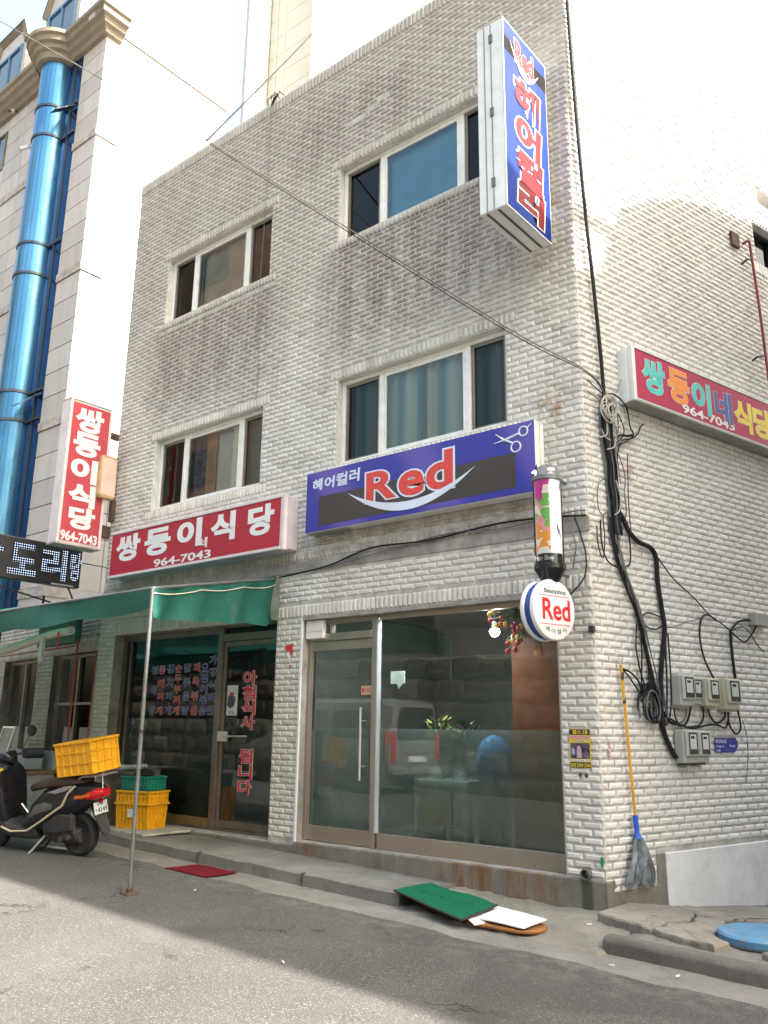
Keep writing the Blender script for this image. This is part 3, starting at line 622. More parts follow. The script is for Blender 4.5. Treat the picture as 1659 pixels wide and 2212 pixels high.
# ---------------------------------------------------------------- restaurant front
mb = MB(); bar(mb, -7.778, -7.70, .202, 2.798, -.24, -.16); bar(mb, -7.70, -5.56, 2.715, 2.798, -.24, -.17); bar(mb, -5.56, -5.46, .202, 2.798, -.25, -.15)
bar(mb, -7.70, -5.56, .202, .235, -.24, -.16); bar(mb, -7.62, -7.58, .236, 2.714, -.22, -.17)
rw = mb.obj('restaurant_window', ALUB, BB, bevel=.003); rw['label'] = 'restaurant window with menu lettering and frosted lower half'
MB().box(-7.58, -5.562, .236, .335, -.22, -.18, FF).obj('kick_board', M('varnished_board', (.22, .13, .05), .5, var=.45, scale=1.3), rw)
g(-7.58, -5.56, .335, 2.715, -.2).obj('pane', GLASS, rw); g(-7.58, -5.56, .335, 1.59, -.206).obj('frosted_film', FILM, rw)
MENU = [('가정식백반', -5.70, T_BLUEL, 2.43), ('오징어볶음', -5.87, T_BLUEL, 2.33), ('제육볶음', -6.05, T_RED, 2.34), ('닭볶음탕', -6.245, T_BLUEL, 2.34), ('순두부찌개', -6.45, T_RED, 2.34), ('김치찌개', -6.635, T_BLUEL, 2.34), ('동태찌개', -6.83, T_RED, 2.33), ('청국장', -7.005, T_BLUEL, 2.33)]
for s, u, m, top in MENU:
    n = len(s); hh = .118; st = (top - .118 - 1.64) / (n - 1); it = [(ch, u - .075, u + .075, top - hh - i * st, top - i * st) for i, ch in enumerate(s)]
    words(it, FF, 'menu_lettering', m, rw, -.199, -.197, .012); words(it, FF, 'menu_outline', M('pale_outline', (.42, .40, .48), .6), rw, -.1995, -.199, .012, .035)
mb = MB(); bar(mb, -5.46, -4.264, 2.60, 2.70, -.24, -.16); bar(mb, -4.33, -4.264, .202, 2.60, -.24, -.17); bar(mb, -5.459, -4.331, .202, .235, -.24, -.16); bar(mb, -5.46, -4.264, 2.78, 2.798, -.24, -.17)
rf = mb.obj('restaurant_door_frame', ALUB, BB, bevel=.003); g(-5.46, -4.264, 2.70, 2.78, -.2).obj('pane', GLASSD, rf)
mb = MB()
for a in ((-5.455, -5.40, .24, 2.595), (-4.385, -4.335, .24, 2.595), (-5.40, -4.385, 2.53, 2.595), (-5.40, -4.385, .24, .33)): bar(mb, *a, -.225, -.175)
rd = mb.obj('restaurant_door', ALUB, BB, bevel=.003); rd['label'] = 'restaurant glass door with red vertical lettering'
g(-5.40, -4.385, .33, 2.53, -.2).obj('pane', GLASS, rd); g(-5.40, -4.385, .33, 1.59, -.206).obj('frosted_film', FILM, rd)
mb = MB(); mb.box(-5.45, -5.27, 1.30, 1.43, -.175, -.13, FF); mb.tube([FF.p(-5.36, 1.365, -.12), FF.p(-4.86, 1.375, -.12)], .013, 8); mb.obj('handle', ALU, rd, bevel=.004)
DT = [(c, -5.065, -4.815, t - .175, t) for c, t in zip('아침식사됩니다', (2.195, 2.005, 1.815, 1.63, 1.215, 1.02, .835))]
words(DT, FF, 'door_lettering', T_RED, rd, -.198, -.195, .022); words(DT, FF, 'door_outline', M('pink_outline', (.62, .50, .52), .5), rd, -.1992, -.198, .022, .035)
po = tag(MB().box(-5.37, -5.16, 1.63, 2.02, -.199, -.197, FF).obj('food_poster', M('poster_paper', (.60, .61, .62), .5, var=.05)), 'white poster with dark food photo on the restaurant door', 'poster')
mb = MB(); mb.prism([(-5.36, 1.76), (-5.30, 1.72), (-5.22, 1.75), (-5.20, 1.86), (-5.27, 1.91), (-5.35, 1.88)], FF, -.197, -.1962); mb.obj('food_print', M('dark_food_print', (.10, .07, .13), .5, var=.8, scale=25), po)
MB().prism([(-5.32, 1.90), (-5.25, 1.88), (-5.22, 1.92), (-5.30, 1.935)], FF, -.1965, -.1955).obj('red_print', T_RED, po)
words([('맛집', -5.33, -5.22, 1.65, 1.69)], FF, 'poster_lettering', T_BLACK, po, -.197, -.1962)
mb = MB(); X0, X1, Y0, Y1, Z0, Z1 = -8.0, -4.15, .29, 3.0, .2, 2.95
mb.quad(V(X0, Y1, Z0), V(X1, Y1, Z0), V(X1, Y1, Z1), V(X0, Y1, Z1)); mb.quad(V(X0, Y0, Z0), V(X0, Y1, Z0), V(X0, Y1, Z1), V(X0, Y0, Z1)); mb.quad(V(X1, Y1, Z0), V(X1, Y0, Z0), V(X1, Y0, Z1), V(X1, Y1, Z1)); mb.quad(V(X0, Y0, Z1), V(X0, Y1, Z1), V(X1, Y1, Z1), V(X1, Y0, Z1)); mb.quad(V(X0, Y0, Z0), V(X1, Y0, Z0), V(X1, Y1, Z0), V(X0, Y1, Z0))
grid_wall(mb, Fr((0, Y0, 0), (1, 0, 0), UP, (0, -1, 0)), X0, X1, Z0, Z1, [REST])
mb.obj('restaurant_room', M('restaurant_wall', (.22, .21, .18), .85, var=.2), BB)
tag(MB().box(-6.0, -5.55, .42, .46, .75, 1.25).box(-6.0, -5.96, .46, .9, .25, .78).box(-5.59, -5.55, .46, .9, .25, .78).box(-6.0, -5.55, .46, .9, .72, .76).obj('brown_chair', M('chair_brown', (.10, .045, .03), .6)), 'dark brown chair seen faintly through the frosted restaurant window', 'chair')
# ---------------------------------------------------------------- signs
REDF = M('red_sign_face', (.40, .02, .04), .45, var=.05, scale=.8, dirt=.10, dcol=(.46, .12, .15), spec=.35); PINKW = M('pink_white_sign_case', (.66, .58, .60), .45, var=.08, dirt=.3, dcol=(.36, .28, .27))
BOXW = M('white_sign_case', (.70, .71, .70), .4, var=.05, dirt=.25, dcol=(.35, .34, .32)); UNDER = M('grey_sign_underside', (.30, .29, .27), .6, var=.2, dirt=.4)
def mk_blue():
    b = NB('blue_sign_face'); X, Y, Z = b.sep(); s = b.math('ADD', X, b.math('MULTIPLY', Z, .5))
    f = b.ramp(b.math('SINE', b.math('MULTIPLY', s, 4.6)), -.2, 1.0)
    b.bsdf(b.mix(f, (.032, .035, .30), (.10, .075, .36)), .3, 0, .4); return b.m
BLUEF = mk_blue(); BROWNF = M('dark_brown_print', (.045, .036, .030), .45, var=.25, scale=.7)
SMILE = vinyl('pale_blue_print', (.62, .68, .80))
# long blue salon sign
t = thing('salon_sign', (-2.03, -.1, 3.785), 'long blue horizontal sign reading Red over the salon', 'sign')
MB().box(-3.64, -.44, 3.785, 4.545, .0, .185, FF).obj('case', BOXW, t, bevel=.008)
MB().box(-.44, -.425, 3.80, 4.53, .04, .10, FF).obj('end_rib', BOXW, t, bevel=.004)
MB().box(-3.636, -.446, 3.79, 4.54, .186, .190, FF).obj('face', BLUEF, t)
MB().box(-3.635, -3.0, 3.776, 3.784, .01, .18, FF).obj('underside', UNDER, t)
MB().prism([(-3.42, 3.845), (-.67, 3.865), (-.67, 4.235), (-3.42, 4.215)], FF, .190, .1915).obj('brown_panel', BROWNF, t)
RW = [('R', -2.665, -2.215, 4.02, 4.375), ('e', -2.185, -1.83, 4.0, 4.29), ('d', -1.80, -1.44, 4.005, 4.44)]
words(RW, FF, 'red_outline', SMILE, t, .1915, .193, .03, .035); words(RW, FF, 'red_lettering', M('sign_red', (.62, .05, .035), .3, var=.06), t, .193, .1945, .03)
def smile(fr, u0, u1, vt, vb, th, d0, d1, name, mat, par, tilt=0.0):
    n = 24; up = []; lo = []
    for i in range(n + 1):
        f = i / n; u = u0 + (u1 - u0) * f; k = 1 - (2 * f - 1) ** 2; up.append((u, vt + tilt * f - (vt - vb - th) * k)); lo.append((u, vt + tilt * f - (vt - vb) * k))
    mb = MB()
    for i in range(n):
        a, b, c, d = up[i], up[i + 1], lo[i + 1], lo[i]; mb.prism([d, c, b, a] if i not in (0, n - 1) else ([d, c, b] if i == 0 else [d, b, a]), fr, d0, d1)
    return mb.obj(name, mat, par)
smile(FF, -2.95, -1.15, 4.185, 3.845, .10, .1955, .197, 'smile_swoosh', SMILE, t)
HC = [('헤', -3.54, -3.38, 4.30, 4.45), ('어', -3.34, -3.18, 4.30, 4.45), ('컬', -3.15, -2.97, 4.30, 4.46), ('러', -2.94, -2.78, 4.31, 4.47)]
words(HC, FF, 'hangul_lettering', SMILE, t, .190, .193, .028, 0, .08)
mb = MB()
for a in ((-.60, 4.335, .055), (-.63, 4.445 - .0, .05)):
    cx, cz, r = a; cz = 4.29 if r > .052 else 4.44; cx = -.66 if r > .052 else -.57
    mb.tube([FF.p(cx + r * math.cos(k * .3927), cz + r * math.sin(k * .3927), .193) for k in range(17)], .009, 6)
mb.tube([FF.p(-.69, 4.335, .193), FF.p(-.80, 4.395, .193), FF.p(-.90, 4.475, .193)], [.011, .013, .003], 6); mb.tube([FF.p(-.62, 4.425, .194), FF.p(-.78, 4.39, .194), FF.p(-.92, 4.375, .194)], [.011, .013, .003], 6); mb.tube([FF.p(-.53, 4.46, .194), FF.p(-.48, 4.50, .194)], .007, 6)
mb.obj('scissors_mark', SMILE, t)
# red restaurant sign
t = thing('restaurant_sign', (-5.9, -.1, 3.65), 'red horizontal restaurant sign with white Korean lettering above the awning', 'sign')
MB().box(-7.76, -4.0, 3.635, 4.335, .0, .235, FF).obj('case', PINKW, t, bevel=.01)
MB().lathe([(.045, 0), (.045, .72)], FF.p(-3.99, 3.625, .20), seg=14).obj('rounded_end', PINKW, t, smooth=True)
MB().box(-4.0, -3.955, 3.64, 4.33, .0, .2, FF).obj('end_cover', PINKW, t, bevel=.01)
MB().box(-7.73, -4.04, 3.672, 4.30, .236, .240, FF).obj('face', REDF, t)
for a in ((-7.76, -4.02, 4.301, 4.338), (-7.76, -4.02, 3.632, 3.671)): MB().box(*a, .225, .252, FF).obj('rail', PINKW, t, bevel=.004)
RS = [('쌍', -7.60, -7.0, 3.86, 4.26), ('둥', -6.88, -6.27, 3.86, 4.26), ('이', -6.12, -5.58, 3.88, 4.28), ('식', -5.39, -4.89, 3.88, 4.27), ('당', -4.64, -4.15, 3.86, 4.26)]
words(RS, FF, 'lettering', T_WHITE, t, .240, .244, .045); words([('네', -5.57, -5.45, 3.84, 3.98)], FF, 'small_lettering', T_WHITE, t, .240, .244, .02); words([('964-7043', -6.62, -5.36, 3.685, 3.80)], FF, 'phone_number', T_WHITE, t, .240, .244, .02)
# projecting blue salon sign
FB = Fr((-.2, 0, 0), (0, 1, 0), UP, (1, 0, 0))
t = thing('projecting_salon_sign', (-.36, -.55, 6.47), 'tall white and blue projecting sign with red Korean lettering high on the corner', 'sign')
MB().box(-.52, -.205, -1.02, -.12, 6.47, 8.70).obj('case', BOXW, t, bevel=.01)
for x in (-.425, -.345): MB().box(x - .006, x + .006, -1.026, -1.019, 6.475, 8.695).obj('seam', M('seam_grey', (.25, .25, .24), .7), t)
for z in (6.78, 7.6, 8.5): MB().box(-.365, -.325, -1.035, -1.02, z - .05, z + .05).obj('clip', M('dark_clip', (.12, .12, .12), .5), t)
for x in (-.44, -.31): MB().box(x - .012, x + .012, -1.0, -.14, 6.462, 6.469).obj('under_slot', M('slot_dark', (.10, .09, .08), .8), t)
MB().box(-1.025, -.118, 6.465, 8.705, .0, .004, FB).obj('face_rim', BOXW, t); BLUEV = M('bright_blue_face', (.0015, .024, .21), .6, var=.05, scale=1, spec=.15); MB().box(-1.012, -.13, 6.48, 8.69, .004, .007, FB).obj('face', BLUEV, t)
MB().prism([(-1.012, 8.32), (-.13, 8.34), (-.13, 8.53), (-1.012, 8.49)], FB, .007, .0085).obj('brown_panel', M('dark_print_matt', (.014, .012, .010), .7, var=.2, scale=1, spec=.05), t)
words([('Red', -.80, -.40, 8.30, 8.60)], FB, 'red_outline', T_WHITE, t, .0085, .010, .045, .02, -.0); words([('Red', -.80, -.40, 8.30, 8.60)], FB, 'red_lettering', M('sign_pink', (.22, .015, .025), .5, spec=.2), t, .010, .0115, .045)
smile(FB, -.90, -.30, 8.50, 8.22, .075, .0125, .0135, 'smile_swoosh', T_WHITE, t, -.06)
BV = [('헤', -.86, -.33, 7.72, 8.16), ('어', -.85, -.33, 7.28, 7.70), ('컬', -.85, -.30, 6.88, 7.28), ('러', -.83, -.30, 6.53, 6.90)]
words(BV, FB, 'outline', T_WHITE, t, .007, .0095, .05, .035, .12); words(BV, FB, 'lettering', M('sign_red2', (.17, .004, .012), .5, spec=.2), t, .0095, .012, .05, 0, .12)
RUST = M('rusty_iron', (.08, .045, .03), .85, var=.5, scale=12)
for z in (7.2, 7.78): MB().tube([(-.3, -.12, z), (-.26, .01, z)], .03, 8).obj('bracket', RUST, t)
# projecting red restaurant sign
FR = Fr((-8.2, 0, 0), (0, 1, 0), UP, (1, 0, 0))
t = thing('projecting_restaurant_sign', (-8.32, -.5, 4.16), 'faded red vertical projecting sign with white Korean lettering and phone number', 'sign')
MB().box(-8.45, -8.205, -.90, -.15, 4.16, 6.47).obj('case', PINKW, t, bevel=.012)
for y in (-.903, -.15): pass
MB().box(-.885, -.165, 4.20, 6.43, .0, .004, FR).obj('face', M('faded_red_face', (.42, .05, .07), .45, var=.07, scale=1.0, dirt=.12, dcol=(.5, .2, .22)), t)
for a in ((-.90, -.855, 4.16, 6.47), (-.195, -.15, 4.16, 6.47)): MB().box(*a, -.004, .012, FR).obj('rail', PINKW, t, bevel=.004)
MB().box(-8.46, -8.19, -.91, -.14, 4.135, 4.165).obj('bottom_cap', M('dull_cap', (.38, .34, .32), .6, dirt=.4), t, bevel=.006); MB().box(-8.46, -8.19, -.91, -.14, 6.465, 6.49).obj('top_cap', PINKW, t, bevel=.006)
VR = [('쌍', -.80, -.30, 5.98, 6.38), ('둥', -.79, -.32, 5.58, 5.97), ('이', -.79, -.33, 5.16, 5.55), ('식', -.79, -.32, 4.77, 5.13), ('당', -.74, -.29, 4.41, 4.76)]
words(VR, FR, 'lettering', T_WHITE, t, .004, .009, .05); words([('964-7043', -.84, -.22, 4.20, 4.36)], FR, 'phone_number', T_WHITE, t, .004, .008, .03)
MB().box(-8.24, -8.18, -.14, .0, 4.35, 4.55).obj('bracket', RUST, t); MB().box(-8.24, -8.18, -.14, .0, 6.0, 6.1).obj('bracket', RUST, t)
# small blank sign behind it
t = thing('blank_sign', (-8.12, -.2, 4.95), 'small blank pinkish sign box with orange rim on the left end of the brick wall', 'sign')
mb = MB(); mb.prism([(-.33, 5.02), (-.30, 4.97), (-.06, 4.97), (-.03, 5.02), (-.03, 5.62), (-.06, 5.67), (-.30, 5.67), (-.33, 5.62)], Fr((-8.12, 0, 0), (0, 1, 0), UP, (1, 0, 0)), -.12, .02); mb.obj('case', M('orange_rim', (.50, .30, .14), .5, var=.2, dirt=.4), t, bevel=.015, bseg=2)
MB().prism([(-.305, 5.03), (-.05, 5.01), (-.05, 5.63), (-.305, 5.63)], Fr((-8.12, 0, 0), (0, 1, 0), UP, (1, 0, 0)), .0205, .024).obj('face', M('pink_blank_face', (.64, .48, .42), .45, var=.06, dirt=.2), t)
MB().box(-8.2, -8.1, -.06, .0, 4.62, 4.97).obj('bracket', RUST, t)
# side sign on the alley wall
t = thing('alley_restaurant_sign', FS.p(2, 4.78, .1), 'red sign with multicoloured Korean lettering on the alley side wall', 'sign')
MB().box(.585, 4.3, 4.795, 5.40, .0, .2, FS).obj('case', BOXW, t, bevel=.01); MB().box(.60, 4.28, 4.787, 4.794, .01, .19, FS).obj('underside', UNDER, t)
for a in ((.575, .605, 4.79, 5.405, .06, .13), (.575, .60, 4.79, 5.405, .15, .205)): MB().box(*a, FS).obj('end_rib', BOXW, t, bevel=.004)
MB().box(.63, 4.26, 4.825, 5.375, .2, .204, FS).obj('face', M('alley_red_face', (.40, .025, .075), .45, var=.03, scale=.8, spec=.3), t); MB().box(.63, 4.26, 5.368, 5.378, .204, .207, FS).obj('top_gap', T_BLACK, t)
PAL = {'teal': (.08, .50, .47), 'orange': (.80, .26, .03), 'blue': (.03, .05, .34), 'yellow': (.75, .58, .02)}
AS = [('쌍', .73, 1.12, 4.93, 5.32, 'teal'), ('둥', 1.17, 1.56, 4.93, 5.32, 'orange'), ('이', 1.60, 1.96, 4.92, 5.29, 'teal'), ('네', 2.03, 2.38, 4.91, 5.29, 'blue'), ('식', 2.42, 2.79, 4.89, 5.27, 'yellow'), ('당', 2.82, 3.22, 4.89, 5.27, 'yellow')]
for i, a in enumerate(AS):
    words([a[:5]], FS, 'outline', T_WHITE, t, .204, .2055, .04, .014); words([a[:5]], FS, a[5] + '_letter', vinyl(a[5] + '_lettering', PAL[a[5]]), t, .2055, .208, .04)
words([('964-7043', 1.40, 2.40, 4.845, 4.95)], FS, 'phone_number', T_WHITE, t, .204, .2065, .025)
# barber pole with cat ears
t = thing('salon_pole', (-.24, -.35, 2.86), 'lit up clear salon pole with flower pictures and black cat eared cap', 'salon pole')
c = V(-.24, -.35, 0)
PBLK = M('glossy_black_cap', (.012, .012, .014), .25, var=.1)
MB().lathe([(.05, 2.80), (.085, 2.84), (.135, 2.93), (.15, 2.945), (.15, 2.985), (.138, 2.99)], c, seg=32).obj('lower_cap', PBLK, t, smooth=True)
MB().lathe([(.138, 3.80), (.15, 3.805), (.15, 3.845), (.13, 3.86), (.11, 3.93), (.06, 3.965), (.001, 3.97)], c, seg=32).obj('upper_cap', M('grey_cap', (.16, .17, .18), .3), t, smooth=True)
for a in (-2.2, -.75):
    d = V(math.cos(a), math.sin(a), 0); s = V(-d.y, d.x, 0); b0 = c + d * .10 + V(0, 0, 3.855)
    MB().add([b0 - s * .055 + d * .03, b0 + s * .055 + d * .03, b0 - d * .02, b0 + V(0, 0, .13)], [(0, 1, 3), (1, 2, 3), (2, 0, 3), (0, 2, 1)]).obj('cat_ear', PBLK, t)
    for k in (-1, 0, 1): MB().lathe([(.001, -.01), (.012, 0), (.001, .01)], b0 + d * .032 + s * .022 * k + V(0, 0, .04), seg=8).obj('ear_stud', E('ear_light', (1, 1, 1), 3.0), t)
def mk_polepic():
    b = NB('pole_picture'); X, Y, Z = b.sep(); v = b.n('TexVoronoi'); v.inputs['Scale'].default_value = 14; b.l(b.scalevec(1, 1, .8), v.inputs['Vector'])
    r = b.n('ValToRGB'); r.color_ramp.interpolation = 'CONSTANT'; e = r.color_ramp.elements; e[0].color = (.42, .02, .22, 1); e[1].color = (.6, .25, .3, 1); e[1].position = .5
    for p, cc in ((.30, (.65, .55, .50)), (.40, (.12, .36, .06)), (.62, (.62, .26, .03)), (.74, (.60, .60, .60)), (.86, (.50, .04, .26))): q = e.new(p); q.color = (*cc, 1)
    b.l(b.math('FRACT', b.math('ADD', b.math('MULTIPLY', v.outputs['Color'], .32), b.math('MULTIPLY', b.math('SUBTRACT', 3.85, Z), .85))), r.inputs[0])
    ang = b.math('ARCTAN2', b.math('ADD', Y, .35), b.math('ADD', X, .24)); side = b.ramp(ang, -.98, -.94, 0, 1, False)
    ink = b.ramp(b.noise(9, 3, .5, b.scalevec(1.6, 1.6, .5)), .60, .63)
    c2 = b.mix(ink, (.74, .75, .78), (.12, .12, .14)); c = b.mix(side, r.outputs[0], c2)
    p = b.bsdf(c, .3, 0, .5); p.inputs['Emission Strength'].default_value = .12; b.l(c, p.inputs['Emission Color']); return b.m
MB().lathe([(.122, 2.99), (.122, 3.80)], c, seg=40, cap=False).obj('picture_drum', mk_polepic(), t, smooth=True)
MB().lathe([(.1225, 2.992), (.1225, 3.085)], c, seg=40, cap=False).obj('black_band', T_BLACK, t, smooth=True)
a0 = -1.42; FP = Fr(c + V(math.cos(a0), math.sin(a0), 0) * .1235, (-math.sin(a0), math.cos(a0), 0), UP, (math.cos(a0), math.sin(a0), 0))
words([('Hair Shop', -.10, .085, 3.005, 3.065)], FP, 'shop_lettering', T_WHITE, t, -.004, .0015, .02)
MB().lathe([(.138, 2.985), (.138, 3.805)], c, seg=40, cap=False).obj('clear_tube', mk_glass('clear_acrylic', (.96, .97, .97), 1.45), t, smooth=True)
MB().tube([(-.24, -.22, 3.87), (-.22, .0, 3.87)], .015, 8).obj('bracket', GALV, t); MB().tube([(-.24, -.22, 2.93), (-.22, .0, 2.93)], .015, 8).obj('bracket', GALV, t)
# round sign below
az = math.radians(-14); nd = V(math.cos(az), math.sin(az), 0); ud = V(-nd.y, nd.x, 0); cc = V(-.18, -.40, 2.565); R0 = .283
FD = Fr(cc, ud, UP, nd); t = thing('round_salon_sign', cc - V(0, 0, .28), 'round white projecting sign with blue rim reading Red below the salon pole', 'sign')
WPL = M('white_acrylic', (.72, .74, .77), .3, var=.03)
MB().lathe([(.001, .0), (R0 - .03, .0), (R0 - .008, -.006), (R0, -.022), (R0, -.045), (R0 - .012, -.055)], cc, nd, 56).obj('front_disc', WPL, t, smooth=True)
MB().lathe([(R0 - .014, -.055), (R0 - .014, -.125)], cc, nd, 56).obj('blue_rim', M('navy_rim', (.015, .05, .25), .3), t, smooth=True)
MB().lathe([(R0 - .012, -.125), (R0, -.135), (R0, -.165), (R0 - .03, -.18), (.001, -.18)], cc, nd, 56).obj('back_disc', WPL, t, smooth=True)
words([('Red', -.165, .205, -.10, .10)], FD, 'red_lettering', M('bright_red', (.65, .02, .03), .3), t, .0, .002, .02); words([('Beautyshop', -.135, .155, .135, .19)], FD, 'small_lettering', M('teal_black', (.05, .09, .11), .4), t, .0, .002, .015)
for v in (.122, -.138): MB().box(-.20, .20, v - .004, v + .004, .0, .0015, FD).obj('red_rule', M('red_rule', (.6, .1, .12), .4), t)
mb = MB()
for i, ch in enumerate('헤어컬러'): a = -.13 + i * .075; text(mb, ch, FD, a, a + .05, -.205 - .02 * math.cos((i - 1.5)), -.16 - .02 * math.cos((i - 1.5)), 0, .002, .01)
mb.obj('hangul_lettering', M('grey_lettering', (.10, .13, .15), .4), t)
MB().tube([cc - nd * .09 + V(0, .2, .12), V(-.2, .0, 2.68)], .012, 8).obj('bracket', DARKM, t); MB().box(-.03, .02, -.045, -.0, 2.38, 2.44).obj('socket', DARKM, t)
# LED board on the left
FL = Fr((-9.1, 0, 0), (0, 1, 0), UP, (1, 0, 0)); t = thing('led_sign', (-9.2, -.6, 3.65), 'black LED board with glowing bluish white Korean characters', 'LED sign')
MB().box(-9.25, -9.10, -2.6, .10, 3.66, 4.32).obj('case', DARKM, t, bevel=.008)
def mk_led():
    b = NB('led_dots'); X, Y, Z = b.sep(); k = 170.0
    d = b.math('MULTIPLY', b.ramp(b.math('SINE', b.math('MULTIPLY', Y, k)), -.3, .6), b.ramp(b.math('SINE', b.math('MULTIPLY', Z, k)), -.3, .6))
    e = b.n('Emission'); e.inputs[0].default_value = (.62, .75, 1, 1); b.l(b.math('MULTIPLY', d, .55), e.inputs[1]); b.l(e.outputs[0], b.out.inputs[0]); return b.m
words([('도', -1.14, -.68, 3.74, 4.24), ('리', -.60, -.16, 3.74, 4.24), ('탕', -.10, .09, 3.76, 4.24), ('닭', -1.68, -1.22, 3.74, 4.24)], FL, 'led_characters', mk_led(), t, .0005, .003, .035)
MB().box(-.40, -.02, 3.665, 3.685, .0, .003, FL).obj('maker_mark', M('silver_print', (.45, .46, .48), .4), t)
for y in (-.05, -1.9): MB().tube([(-9.18, y, 3.66), (-9.18, .15, 3.3)], .015, 6).obj('bracket', DARKM, t)
# ---------------------------------------------------------------- awning
def mk_tarp():
    b = NB('green_tarpaulin')
    c = b.mix(b.ramp(b.noise(1.2, 5, .7), .3, .7), (.010, .11, .088), (.026, .17, .138)); c = b.mix(b.math('MULTIPLY', b.ramp(b.noise(3.5, 6, .75), .52, .75), .45), c, (.17, .20, .18))
    p = b.n('BsdfPrincipled'); b.l(c, p.inputs['Base Color']); p.inputs['Roughness'].default_value = .5
    bp = b.n('Bump'); bp.inputs['Strength'].default_value = .5; bp.inputs['Distance'].default_value = .02; b.l(b.noise(5, 3, .6), bp.inputs['Height']); b.l(bp.outputs[0], p.inputs['Normal'])
    tl = b.n('BsdfTranslucent'); b.l(b.mix(.5, c, (.06, .34, .26)), tl.inputs[0]); mx = b.n('MixShader'); mx.inputs[0].default_value = .38
    b.l(p.outputs[0], mx.inputs[1]); b.l(tl.outputs[0], mx.inputs[2]); b.l(mx.outputs[0], b.out.inputs[0]); return b.m
TARP = mk_tarp()
AW = thing('green_awning', (-3.5, -2.43, zr(-3.5)), 'green tarpaulin awning on a thin steel pole over the restaurant front', 'awning')
A, B, C_, D_ = V(-3.50, -2.43, 2.82), V(-12.6, -2.43, 2.82), V(-4.26, -.03, 3.345), V(-12.6, -.03, 3.40)
def strip(P0, P1, drop0, drop1, out, n=40, m=5, amp=.02, ph=0.0, sc=0.0):
    rows = []
    for i in range(n + 1):
        f = i / n; p = P0.lerp(P1, f); p = p - V(0, 0, 1) * (.03 * math.sin(math.pi * ((f * 3) % 1)))
        d = drop0 + (drop1 - drop0) * f + sc * abs(math.sin(7 * f * math.pi)) + .012 * math.sin(23 * f + ph)
        rows.append([p - UP * (d * k / m) + out * (amp * (k / m) * math.sin(11 * f * 2 + ph + 1.3 * k / m) + .012 * math.sin(31 * f)) for k in range(m + 1)])
    return rows
mb = MB(); n = 44; m = 14; top = []
for i in range(n + 1):
    f = i / n; p, q = A.lerp(B, f), C_.lerp(D_, f); dip = .03 * math.sin(math.pi * ((f * 3) % 1))
    top.append([p.lerp(q, k / m) - UP * (dip * (1 - k / m) + .10 * math.sin(math.pi * k / m)) + UP * .012 * math.sin(9 * f * 3 + k) for k in range(m + 1)])
mb.loft(top, cap=False, closed=False); mb.obj('roof_sheet', TARP, AW, smooth=True)
rp = (C_ - A).normalized(); ro = V(-rp.y * -1, -rp.x, 0).normalized(); ro = V(.95, .31, 0)
rows = strip(A, C_, .30, .60, ro, 40, 8, .045, .4)
mb = MB(); mb.loft(rows, cap=False, closed=False); mb.obj('side_valance', TARP, AW, smooth=True)
mb = MB(); mb.loft(strip(A, B, .20, .33, V(0, -1, 0), 90, 6, .04, 1.9, .03), cap=False, closed=False); mb.obj('front_valance', TARP, AW, smooth=True)
mb = MB(); mb.tube([r[1] + ro * .012 - UP * .03 for r in rows], .006, 5); mb.obj('rope', M('white_rope', (.60, .58, .50), .8), AW)
mb = MB(); mb.loft([[C_ + V(-.02, -.05, .0), C_ + V(.05, -.02, -.02)], [C_ + V(0, -.12, -.28), C_ + V(.08, -.03, -.3)], [C_ + V(.02, -.10, -.56), C_ + V(.10, -.04, -.57)]], cap=False, closed=False); mb.obj('folded_end', M('dirty_tarp', (.10, .13, .10), .7, var=.3, scale=5, dirt=.6, dcol=(.28, .25, .2)), AW, smooth=True)
bx, by = -3.47, -2.43
MB().tube([(bx, by, zr(bx)), (bx - .01, by, 1.35), (bx - .02, by, 2.80)], .019, 12).obj('front_pole', GALV, AW, smooth=True)
MB().box(bx - .06, bx + .06, by - .06, by + .06, zr(bx) + .012, zr(bx) + .026).lathe([(.03, 0), (.03, .04)], (bx, by, zr(bx) + .02), seg=10).obj('base_plate', RUST, AW)
MB().lathe([(.024, 0), (.024, .03)], (bx - .01, by, 1.42), seg=10).obj('pole_clamp', DARKM, AW)
mb = MB(); mb.tube([A - UP * .02, B - UP * .02], .016, 8); mb.tube([A - UP * .02, C_ - UP * .03], .016, 8)
for x in (-6.4, -9.4): mb.tube([(x, -2.43, 2.78), (x, -.03, 3.33)], .014, 6)
mb.obj('frame_pipes', GALV, AW)
MB().tube([(-9.6, -2.43, 2.78), (-9.6, -2.43, zr(-9.6))], .019, 10).obj('rear_pole', GALV, AW)
# rolled vinyl curtain under it and the frame it hangs on
t = thing('rolled_vinyl', (-7.4, -1.7, 2.5), 'cream rolled vinyl sheet tied up under the green awning', 'vinyl roll')
pts = smoothpath([(-10.4, -1.75, 2.42), (-9.0, -1.70, 2.40), (-8.0, -1.62, 2.45), (-7.0, -1.52, 2.62), (-6.5, -1.48, 2.66)], 6); CREAM = M('cream_vinyl', (.55, .50, .42), .5, var=.15, scale=8)
MB().tube(pts, .055, 12).obj('roll', CREAM, t, smooth=True)
for i in (10, 21): 
    MB().tube([pts[i] + V(0, -.06, .0), pts[i] + V(0, -.06, -.22)], .012, 6).obj('red_tie', T_RED, t)
MB().box(-7.05, -6.97, -1.60, -1.56, 2.28, 2.58).obj('loose_strap', CREAM, t)
